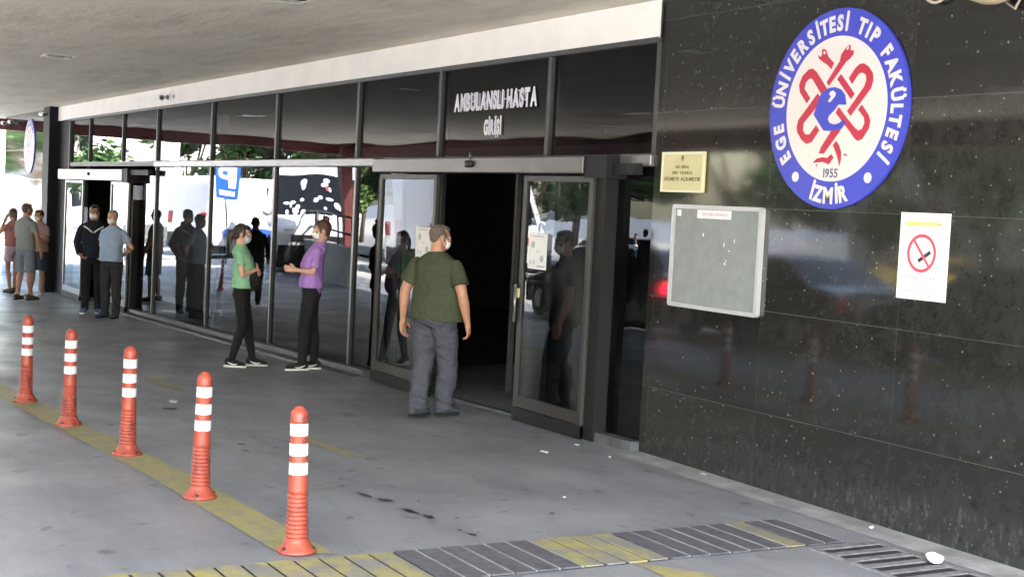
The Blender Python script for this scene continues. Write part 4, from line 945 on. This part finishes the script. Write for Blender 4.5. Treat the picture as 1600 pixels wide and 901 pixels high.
person('person in a white T-shirt, seen small in the reflection right of the door', -28.2, -13.2, (.8, .3), 1.72, dict(
    vox=.013, seed=37, skin=SK3, hair=('short', M_dkhair), mask=None, lean=.1, arms={1: [(.24, .05, 1.12), (.2, .2, .92)], -1: [(-.24, .0, 1.13), (-.25, .02, .90)]},
    legs=ST, legsw=(cloth('blue_jeans', (.06, .09, .18)), 2, 1.1), shirt=(cloth('white_cotton', (.7, .7, .7), .05), .6, .88, 1.0), shoes=(M_shoeg, M_solew)))
# ------------------------------------------------------------------ the street behind the viewer, seen in the glass
def wheel(parent, x, y, r, w=.2):
    bm = BM(); prof = [(-w / 2, r * .80), (-w / 2, r * .95), (-w * .4, r), (w * .4, r), (w / 2, r * .95), (w / 2, r * .80)]
    loft(bm, [((x, y + a, r), b, b) for a, b in prof], 28, uv=(V((1, 0, 0)), V((0, 0, 1)))); t = obj('tyre', bm, M_tyre, smooth=False); 
    wroot = obj('wheel', _hub(x, y, r, w), M_rim); wroot.parent = parent; t.parent = wroot
def _hub(x, y, r, w):
    bm = BM(); sgn = 1 if y > 0 else -1
    loft(bm, [((x, y + sgn * (w / 2 - .01), r), r * .66, r * .66), ((x, y + sgn * (w / 2 + .004), r), r * .60, r * .60)], 24, uv=(V((1, 0, 0)), V((0, 0, 1))))
    for i in range(5):
        a = i * 2 * math.pi / 5; c = V((x + math.cos(a) * r * .36, y + sgn * (w / 2 + .01), r + math.sin(a) * r * .36)); ell(bm, c, (r * .12, .012, r * .12), None, 8)
    return bm
def vehicle(label, cat, x, y, rz, paint, prof, Wd, belt, taper, side_w, wsc, rear=None, wheels=(.8, 3.6), wr=.32, tail=M_tail0, name='parked_car', group=None, decal=None):
    """prof: side outline (x from nose to tail, z); side_w: side windows outlines; wsc: (i, j) outline edge carrying the windscreen"""
    root = empty(name, (x, y, gz(x) + .006), label, cat, group, rz); L = max(p[0] for p in prof); Hh = max(p[1] for p in prof)
    def hw(z, xx=None): 
        w = Wd / 2 * (1 - taper * max(0, z - belt) / (Hh - belt))
        if xx is not None: w -= .10 * max(0, 1 - xx / .5) ** 2 * Wd / 2 + .07 * max(0, 1 - (L - xx) / .4) ** 2 * Wd / 2
        return w
    bm = BM(); A = [bm.verts.new((p[0] - L / 2, hw(p[1], p[0]), p[1])) for p in prof]; B = [bm.verts.new((p[0] - L / 2, -hw(p[1], p[0]), p[1])) for p in prof]; n = len(prof)
    bm.faces.new(A); bm.faces.new(B[::-1])
    for i in range(n): bm.faces.new((A[i], A[(i + 1) % n], B[(i + 1) % n], B[i]))
    body = obj('body', bm, paint, bevel=.05); body.parent = root; body.modifiers['bevel'].segments = 3
    for p in body.data.polygons: p.use_smooth = True
    body.modifiers.new('wn', 'WEIGHTED_NORMAL')
    for q in (1, -1):
        for win in side_w:
            bm = BM(); a = [bm.verts.new((p[0] - L / 2, q * (hw(p[1], p[0]) + .006), p[1])) for p in win]; b = [bm.verts.new((p[0] - L / 2, q * (hw(p[1], p[0]) - .02), p[1])) for p in win]
            bm.faces.new(a); m_ = len(win)
            for i in range(m_): bm.faces.new((a[i], b[i], b[(i + 1) % m_], a[(i + 1) % m_]))
            obj('side_window', bm, M_cglass).parent = root
        for wx in wheels:
            bm = BM(); loft(bm, [((wx - L / 2, q * (Wd / 2 - .06), wr), wr * 1.16, wr * 1.16), ((wx - L / 2, q * (Wd / 2 + .004), wr), wr * 1.16, wr * 1.16)], 24, uv=(V((1, 0, 0)), V((0, 0, 1)))); obj('wheel_arch', bm, M_black).parent = root
            wheel(root, wx - L / 2, q * (Wd / 2 - .08), wr)
        bm = BM(); zf = prof[1][1]; box(bm, -L / 2 - .012 + .03, -L / 2 + .14, q * Wd * .30 - .16, q * Wd * .30 + .16, belt * .66, belt * .80); obj('headlight', bm, M_head, bevel=.03).parent = root
        bm = BM(); box(bm, L / 2 - .16, L / 2 + .012, q * (Wd * .40) - .10, q * Wd * .40 + .10, belt * .72, belt * .98); obj('tail_light', bm, tail, bevel=.03).parent = root
        bm = BM(); ell(bm, (wsx(prof, wsc, L) , q * (Wd / 2 + .12), belt + .10), (.07, .12, .08), None, 10); obj('door_mirror', bm, paint, smooth=True).parent = root
    for e, nm in ((wsc, 'windscreen'), (rear, 'rear_window')):
        if not e: continue
        p0, p1 = V((prof[e[0]][0] - L / 2, 0, prof[e[0]][1])), V((prof[e[1]][0] - L / 2, 0, prof[e[1]][1])); d = (p1 - p0).normalized(); nrm = V((-d.z, 0, d.x)); nrm = nrm if nrm.dot(V((p0.x, 0, p0.z)) - V((0, 0, .8))) > 0 else -nrm
        a0, a1 = p0.lerp(p1, .06) + nrm * .008, p0.lerp(p1, .94) + nrm * .008
        bm = BM(); vs = [bm.verts.new(V((p.x, q * (hw(p.z) - .09), p.z)) + o_) for o_ in (V(), -nrm * .03) for p, q in ((a0, 1), (a0, -1), (a1, -1), (a1, 1))]
        bm.faces.new(vs[:4]); bm.faces.new(vs[4:][::-1])
        for i in range(4): bm.faces.new((vs[i], vs[4 + i], vs[4 + (i + 1) % 4], vs[(i + 1) % 4]))
        w = obj(nm, bm, M_cglass); w.parent = root
    bm = BM(); box(bm, -L / 2 - .03, -L / 2 + .10, -Wd * .43, Wd * .43, .22, belt * .5); box(bm, L / 2 - .1, L / 2 + .03, -Wd * .43, Wd * .43, .24, belt * .52); obj('bumper', bm, M_black, bevel=.03).parent = root
    bm = BM(); box(bm, -L / 2 - .012, -L / 2 + .02, -Wd * .26, Wd * .26, belt * .56, belt * .68); obj('grille', bm, M_black).parent = root
    bm = BM(); box(bm, -L / 2 + .35, L / 2 - .25, -Wd * .44, Wd * .44, .12, .34); obj('underbody', bm, M_black).parent = root
    if decal:
        for (x0, x1, z0, z1, m_) in decal:
            bm = BM()
            for q in (1, -1): box(bm, x0 - L / 2, x1 - L / 2, q * (Wd / 2 + .002) - .004, q * (Wd / 2 + .002) + .004, z0, z1)
            obj('side_stripe', bm, m_).parent = root
    return root
def wsx(prof, e, L): return prof[e[0]][0] - L / 2 + .25
SEDAN = [(0, .30), (0, .62), (.18, .74), (1.15, .92), (1.95, 1.38), (2.25, 1.44), (3.1, 1.42), (3.85, 1.04), (4.38, .98), (4.45, .55), (4.4, .28)]
SEDW = [[(1.48, .96), (2.02, 1.33), (2.55, 1.36), (2.55, .96)], [(2.62, .96), (2.62, 1.36), (3.05, 1.34), (3.55, .99)]]
VAN = [(0, .32), (0, .80), (.15, .98), (.85, 1.18), (1.65, 1.90), (1.95, 2.02), (4.75, 2.02), (4.9, 1.85), (4.95, .5), (4.9, .30)]
VANW = [[(1.25, 1.22), (1.78, 1.80), (2.35, 1.80), (2.35, 1.22)]]
BUS = [(0, .34), (0, .95), (.12, 1.10), (.75, 1.28), (1.35, 2.35), (1.7, 2.60), (5.6, 2.62), (5.85, 2.4), (5.9, .5), (5.85, .32)]
BUSW = [[(1.2, 1.35), (1.60, 2.15), (2.2, 2.15), (2.2, 1.35)], [(2.35, 1.35), (2.35, 2.15), (3.7, 2.15), (3.7, 1.35)], [(3.85, 1.35), (3.85, 2.15), (5.4, 2.15), (5.4, 1.35)]]
pw = mat('white_car_paint', (.78, .79, .80), .25, coat=.6); pk = mat('black_car_paint', (.015, .016, .018), .2, coat=.8); pg = mat('grey_car_paint', (.10, .11, .12), .25, metal=.3, coat=.7); pb = mat('blue_car_paint', (.03, .09, .28), .25, coat=.7); py_ = mat('yellow_car_paint', (.65, .42, .03), .3, coat=.5)
blu = mat('blue_stripe', (.04, .12, .45), .4); rdm = mat('red_stripe', (.6, .03, .05), .4)
G_ = 'vehicles parked across the forecourt and seen in the glass'
vehicle('white saloon car beyond the two dark standing reflections', 'car', -55.5, -10.6, .25, pw, SEDAN, 1.75, .92, .22, SEDW, (3, 4), (6, 7), group=G_)
vehicle('white delivery van with a blue lower stripe beneath the parking sign', 'van', -48.6, -10.3, 1.05, pw, VAN, 1.9, 1.15, .10, VANW, (3, 4), wheels=(.95, 4.0), name='delivery_van', group=G_, decal=[(1.2, 4.6, .55, .75, blu)])
vehicle('white minibus with a wide dark windscreen behind the low concrete wall', 'minibus', -42.0, -10.3, .32 + math.pi, pw, BUS, 2.1, 1.3, .10, BUSW, (3, 4), wheels=(1.0, 4.7), wr=.36, name='minibus', group=G_, decal=[(1.4, 5.6, 1.02, 1.14, blu)])
vehicle('white ambulance van with a red mark behind the red canopy column', 'van', -40.5, -15.4, 1.0, pw, BUS, 2.1, 1.3, .06, BUSW[:1], (3, 4), wheels=(1.0, 4.7), wr=.36, name='ambulance', group=G_, decal=[(3.2, 3.6, 1.4, 1.9, rdm), (1.4, 5.6, .9, 1.0, rdm)])
vehicle('blue saloon car seen small in the pane beside the black wall', 'car', -25.8, -13.6, .3, pb, SEDAN, 1.75, .92, .22, SEDW, (3, 4), (6, 7), group=G_)
vehicle('black saloon car with a glowing red tail light reflected right of the grey board', 'car', -22.6, -9.3, -.06, pk, SEDAN, 1.78, .92, .22, SEDW, (3, 4), (6, 7), tail=M_tail, group=G_)
vehicle('dark grey saloon car reflected in the black wall right of the no-smoking sign', 'car', -12.9, -9.2, .03, pg, SEDAN, 1.78, .92, .22, SEDW, (3, 4), (6, 7), group=G_)
vehicle('dark estate car reflected low in the black wall below the emblem', 'car', -17.6, -9.1, .03, pk, SEDAN, 1.78, .92, .22, SEDW, (3, 4), (6, 7), group=G_)
vehicle('dark grey car nose to the right end of the reflected row', 'car', -8.2, -9.1, .03, pg, SEDAN, 1.78, .92, .22, SEDW, (3, 4), (6, 7), group=G_)
vehicle('yellow taxi far behind the dark cars in the reflection', 'car', -24.5, -19.2, .2, py_, SEDAN, 1.75, .92, .22, SEDW, (3, 4), (6, 7), group=G_)
vehicle('white saloon car far across the road behind the blue car', 'car', -38.0, -19.5, .15, pw, SEDAN, 1.75, .92, .22, SEDW, (3, 4), (6, 7), group=G_)
vehicle('white van parked across the road at the right of the reflections', 'van', -31.5, -20.5, .1, pw, VAN, 1.9, 1.15, .10, VANW, (3, 4), wheels=(.95, 4.0), name='delivery_van', group=G_)

for o in list(C.objects):
    if o.parent is None and o.get('label', '').startswith('white minibus with'): o.scale = (1.2, 1.2, 1.25)
    if o.parent is None and 'blue lower stripe' in o.get('label', ''): o.scale = (1.2, 1.2, 1.4)
    if o.parent is None and 'red mark' in o.get('label', ''): o.scale = (1.2, 1.2, 1.3)
bus = [o for o in C.objects if o.name.startswith('minibus')][0]
rr = random.Random(5); bm = BM(); bm2 = BM(); q0 = V((BUS[3][0] - 2.95, 0, BUS[3][1])); q1 = V((BUS[4][0] - 2.95, 0, BUS[4][1])); dd = (q1 - q0).normalized(); nn0 = V((-dd.z, 0, dd.x))
for i in range(34):
    t = rr.uniform(.06, .42) if i < 26 else rr.uniform(.6, .8); yy = rr.uniform(-.8, .8) if i < 26 else rr.uniform(-.45, .35); c = q0.lerp(q1, t) + V((0, yy, 0)) + nn0 * .012
    w1_, w2_ = rr.uniform(.03, .09), rr.uniform(.04, .10)
    f = [(c + V((0, 1, 0)) * w1_ * math.cos(a) + dd * w2_ * math.sin(a)) for a in [k_ * math.pi / 5 for k_ in range(10)]]
    (bm if i % 5 or i < 26 else bm2).faces.new([(bm if i % 5 or i < 26 else bm2).verts.new(p) for p in f])
for b_, m_, nm in ((bm, M_wpaper, 'windscreen_stickers'), (bm2, rdm, 'red_stickers')): o = obj(nm, b_, m_); o.parent = bus; o['kind'] = 'stuff'
# low concrete wall with a pipe railing
a, b = V((-46.5, -10.9, 0)), V((-32.8, -7.7, 0)); d = (b - a).normalized(); nn = V((-d.y, d.x, 0))
def along(t, off=0, z=0): p = a.lerp(b, t) + nn * off; return V((p.x, p.y, gz(p.x) + z))
rt = empty('ramp_wall', tuple(along(.5)), 'low pale concrete ramp wall in front of the white minibus', 'wall')
bm = BM()
for o0, o1, z0, z1 in ((-.12, .12, -.05, .92), (-.15, .15, .922, 1.0)):
    vs = [[bm.verts.new(along(t, o, z)) for o, z in ((o0, z0), (o1, z0), (o1, z1), (o0, z1))] for t in (0, .47, 1)]
    for r0, r1 in zip(vs, vs[1:]):
        for i in range(4): bm.faces.new((r0[i], r0[(i + 1) % 4], r1[(i + 1) % 4], r1[i]))
    bm.faces.new(vs[0]); bm.faces.new(vs[-1][::-1])
part('wall_body', bm, M_conc, rt)
rl = empty('pipe_railing', tuple(along(.5, 0, 1.0)), 'dark grey two-bar pipe railing on top of the low concrete wall', 'railing')
for z in (1.35, 1.8):
    bm = BM(); tube(bm, [along(t, 0, z) for t in (0, .25, .47, .75, 1)], .03); part('rail', bm, M_alu, rl, smooth=True)
for t in (0, .2, .4, .6, .8, 1):
    bm = BM(); tube(bm, [along(t, 0, .99), along(t, 0, 1.8)], .03); part('post', bm, M_alu, rl, smooth=True)
rl2 = empty('pipe_railing', (-18, -7.6, -.2), 'black hoop railing standing along the outer edge of the canopy', 'railing')
for x in (-24, -21.6, -19.2, -16.8, -14.4):
    bm = BM(); tube(bm, [(x, -7.6, gz(x)), (x, -7.6, gz(x) + .9), (x + .06, -7.6, gz(x) + .97), (x + 1.94, -7.6, gz(x) + .99), (x + 2.0, -7.6, gz(x) + .92), (x + 2.0, -7.6, gz(x))], .03); part('hoop', bm, M_dkf, rl2, smooth=True)

# parking sign
ps = empty('parking_sign', (-42.9, -7.75, gz(-42.9)), 'tall blue parking sign with a white letter P', 'sign')
ps.rotation_euler = (0, 0, math.pi / 2 - .45 + .0)
bm = BM(); tube(bm, [(0, .03, 0), (0, .03, 2.75)], .035); obj('post', bm, M_alul, smooth=True).parent = ps
bm = BM(); box(bm, -.42, .42, -.02, .01, 2.1, 3.2); obj('panel', bm, M_psign, bevel=.01).parent = ps
pt = shift(text_bm([('P', 0, 2.78, .60, 1.35, 0, .03, 'CENTER')], .003), (0, -.024, 0)); obj('lettering', pt, M_wpaper).parent = ps
bm = BM(); box(bm, -.28, .28, -.026, -.022, 2.2, 2.36); obj('car_symbol', bm, M_wpaper, bevel=.001).parent = ps

# trees
def make_tree(h, cr, seed, leaf, n=9000):
    rr = random.Random(seed); root = bpy.data.objects.new('broadleaf_tree', None); C.objects.link(root)
    bm = BM(); th = h * .28; tops = []
    lx, ly = rr.uniform(-.2, .2), rr.uniform(-.2, .2)
    tube(bm, [(0, 0, -.3), (lx * .3, ly * .3, th * .4), (lx, ly, th)], .16); 
    for v in bm.verts: v.co.x *= 1.25 - .3 * min(1, v.co.z / th); v.co.y *= 1.25 - .3 * min(1, v.co.z / th)
    for i in range(9):
        a = i * 2.4 + rr.uniform(-.3, .3); ln = cr * rr.uniform(.45, .95); zz = h * rr.uniform(.36, .92)
        p0 = V((lx, ly, th * rr.uniform(.8, 1))); p2 = V((math.cos(a) * ln, math.sin(a) * ln, zz)); p1 = p0.lerp(p2, .5) + V((0, 0, -.1 * ln))
        loft(bm, [(p0, .09, .09), (p1, .06, .06), (p2, .02, .02)], 7); tops.append((p2, cr * rr.uniform(.32, .5)))
        tops.append((p1.lerp(p2, .6) + V((rr.uniform(-.5, .5), rr.uniform(-.5, .5), .3)), cr * rr.uniform(.25, .38)))
    tops.append((V((lx, ly, h * .9)), cr * .4)); tops.append((V((lx, ly, h * .7)), cr * .5))
    tk = obj('trunk', bm, M_bark, smooth=True); tk.parent = root
    bm = BM()
    for _ in range(n):
        c, r0 = rr.choice(tops); u = V((rr.gauss(0, 1), rr.gauss(0, 1), rr.gauss(0, 1))).normalized() * r0 * (rr.random() ** .45); p = c + V((u.x, u.y, u.z * .75))
        q = V((rr.gauss(0, 1), rr.gauss(0, 1), rr.gauss(0, 1) + .5)).normalized(); a_, b_ = frame_for(q); sz = rr.uniform(.09, .20)
        vs = [bm.verts.new(p + a_ * sz * x + b_ * sz * y) for x, y in ((-1, 0), (0, -.55), (1, 0), (0, .55))]; bm.faces.new(vs)
    me = bpy.data.meshes.new('crown'); bm.to_mesh(me); bm.free(); me.materials.append(leaf); o = bpy.data.objects.new('crown', me); C.objects.link(o); o.parent = root
    return root
T1 = make_tree(7.5, 2.9, 1, M_leaf); T2 = make_tree(6.5, 2.6, 2, M_leaf2); T3 = make_tree(9, 3.6, 3, M_leaf, 12000)
spots = [(T1, -58, -13.5, 1), (T2, -50.5, -14.5, .9), (T3, -64, -22, 1), (T1, -53, -20, 1.1), (T3, -47, -24, 1), (T2, -44, -19.5, 1.1), (T3, -38.5, -24.5, 1), (T1, -33, -23.5, 1.1), (T2, -29.5, -25, 1), (T3, -25.5, -25.5, .95), (T1, -20, -24.5, 1.1),
         (T3, -14, -26, 1), (T2, -9, -25, 1.1), (T3, -3, -26, 1), (T1, 3, -25, 1.1), (T1, -71, -15, 1.1), (T3, -56, -31, 1.2), (T2, -61, -17, 1.0), (T3, -31, -31, 1.2), (T3, -43, -31, 1.2), (T1, -66, -7.5, 1.0), (T3, -78, -8.5, 1.0), (T2, -55, -16.8, 1.1)]
first = set(); words = ['beside the tall white pylon', 'just behind the parking sign', 'at the back, left of the white block', 'behind the white van', 'dark and tall behind the minibus', 'pale green behind the ambulance', 'tall behind the far white saloon', 'left of the far white van', 'pale green right of the far white van', 'tall, behind the blue car', 'behind the black saloon', 'tall, behind the dark grey saloon', 'pale green, right of the dark grey saloon', 'tall, at the right end of the row', 'the very last at the right of the row', 'farthest left, beside the white block', 'in the back row behind the white saloon', 'pale green, between the white block and the pylon', 'in the back row behind the blue car', 'in the back row behind the minibus', 'nearest the line of the building, at the far left', 'tall, in front of the white block', 'pale green, close behind the white saloon']
for i, ((T, x, y, s_), wd) in enumerate(zip(spots, words)):
    o = T if T.name not in first else copy_tree(T); first.add(T.name)
    o.location = (x, y, gz(x)); o.scale = (s_,) * 3; o.rotation_euler = (0, 0, i * 1.3); tag(o, 'green street tree ' + wd, 'tree', 'street trees beyond the forecourt')
# buildings across the way
def block(name, label, x0, x1, y0, y1, h, m, nx, nz, face, wm=M_cglass):
    root = empty(name, ((x0 + x1) / 2, (y0 + y1) / 2, gz(x0)), label, 'building'); z0 = gz(x0) - .1
    bm = BM(); box(bm, x0, x1, y0, y1, z0, h); part('wall', bm, m, root)
    bm = BM(); box(bm, x0 - .2, x1 + .2, y0 - .2, y1 + .2, h + .002, h + .35); part('parapet', bm, m, root)
    for k_ in range(nz):
        for i in range(nx):
            bm = BM(); zc = z0 + 1.2 + k_ * 3.0
            if 'y' in face:
                c = x0 + (x1 - x0) * (i + .5) / nx; box(bm, c - .6, c + .6, y1 - .05, y1 + .02, zc, zc + 1.4)
                part('window', bm, wm, root)
                bm = BM(); box(bm, c - .7, c + .7, y1 + .003, y1 + .1, zc - .12, zc - .03); part('sill', bm, m, root)
            if 'x' in face and i < 3:
                c = y0 + (y1 - y0) * (i + .5) / 3; bm = BM(); box(bm, x1 - .05, x1 + .02, c - .5, c + .5, zc, zc + 1.3); part('window', bm, wm, root)
    return root
block('white_block', 'white flat-roofed building with small dark windows beyond the far door', -96, -80, -24, -9, 6.2, M_stucco, 5, 2, 'xy')
block('white_house', 'low white building beyond the wall end at the far left', -58, -46, 3, 12, 4.5, M_stucco, 4, 1, 'xy')
block('ochre_block', 'ochre apartment building behind the street trees', -52, -30, -52, -40, 12, M_stucco2, 7, 3, 'y')
block('pale_block', 'pale apartment building behind the trees at the right', -24, -2, -50, -39, 10, M_stucco, 7, 3, 'y')
py = empty('white_pylon', (-66, -12.2, gz(-66)), 'tall tapering white pylon standing among the trees', 'pylon')
bm = BM(); loft(bm, [((-66, -12.2, -.8), 1.0, 1.0), ((-66, -12.2, 8.5), .45, .45)], 4, uv=(V((1, 0, 0)), V((0, 1, 0)))); part('shaft', bm, M_stucco, py)
bm = BM(); loft(bm, [((-66, -12.2, -.75), 1.5, 1.5), ((-66, -12.2, .1), 1.4, 1.4)], 4, uv=(V((1, 0, 0)), V((0, 1, 0)))); part('base', bm, M_conc, py)
kb = sheet('pavement_kerb', [(-80, -16.2), (10, -16.2), (10, -15.9), (-80, -15.9)], .1, M_conc)
sm_ = kb.modifiers.new('s', 'SOLIDIFY'); sm_.thickness = .12; sm_.offset = -1
sheet('far_pavement', [(-80, -28), (10, -28), (10, -16.2), (-80, -16.2)], .102, M_concband)
bpy.data.scenes.remove(TMP)
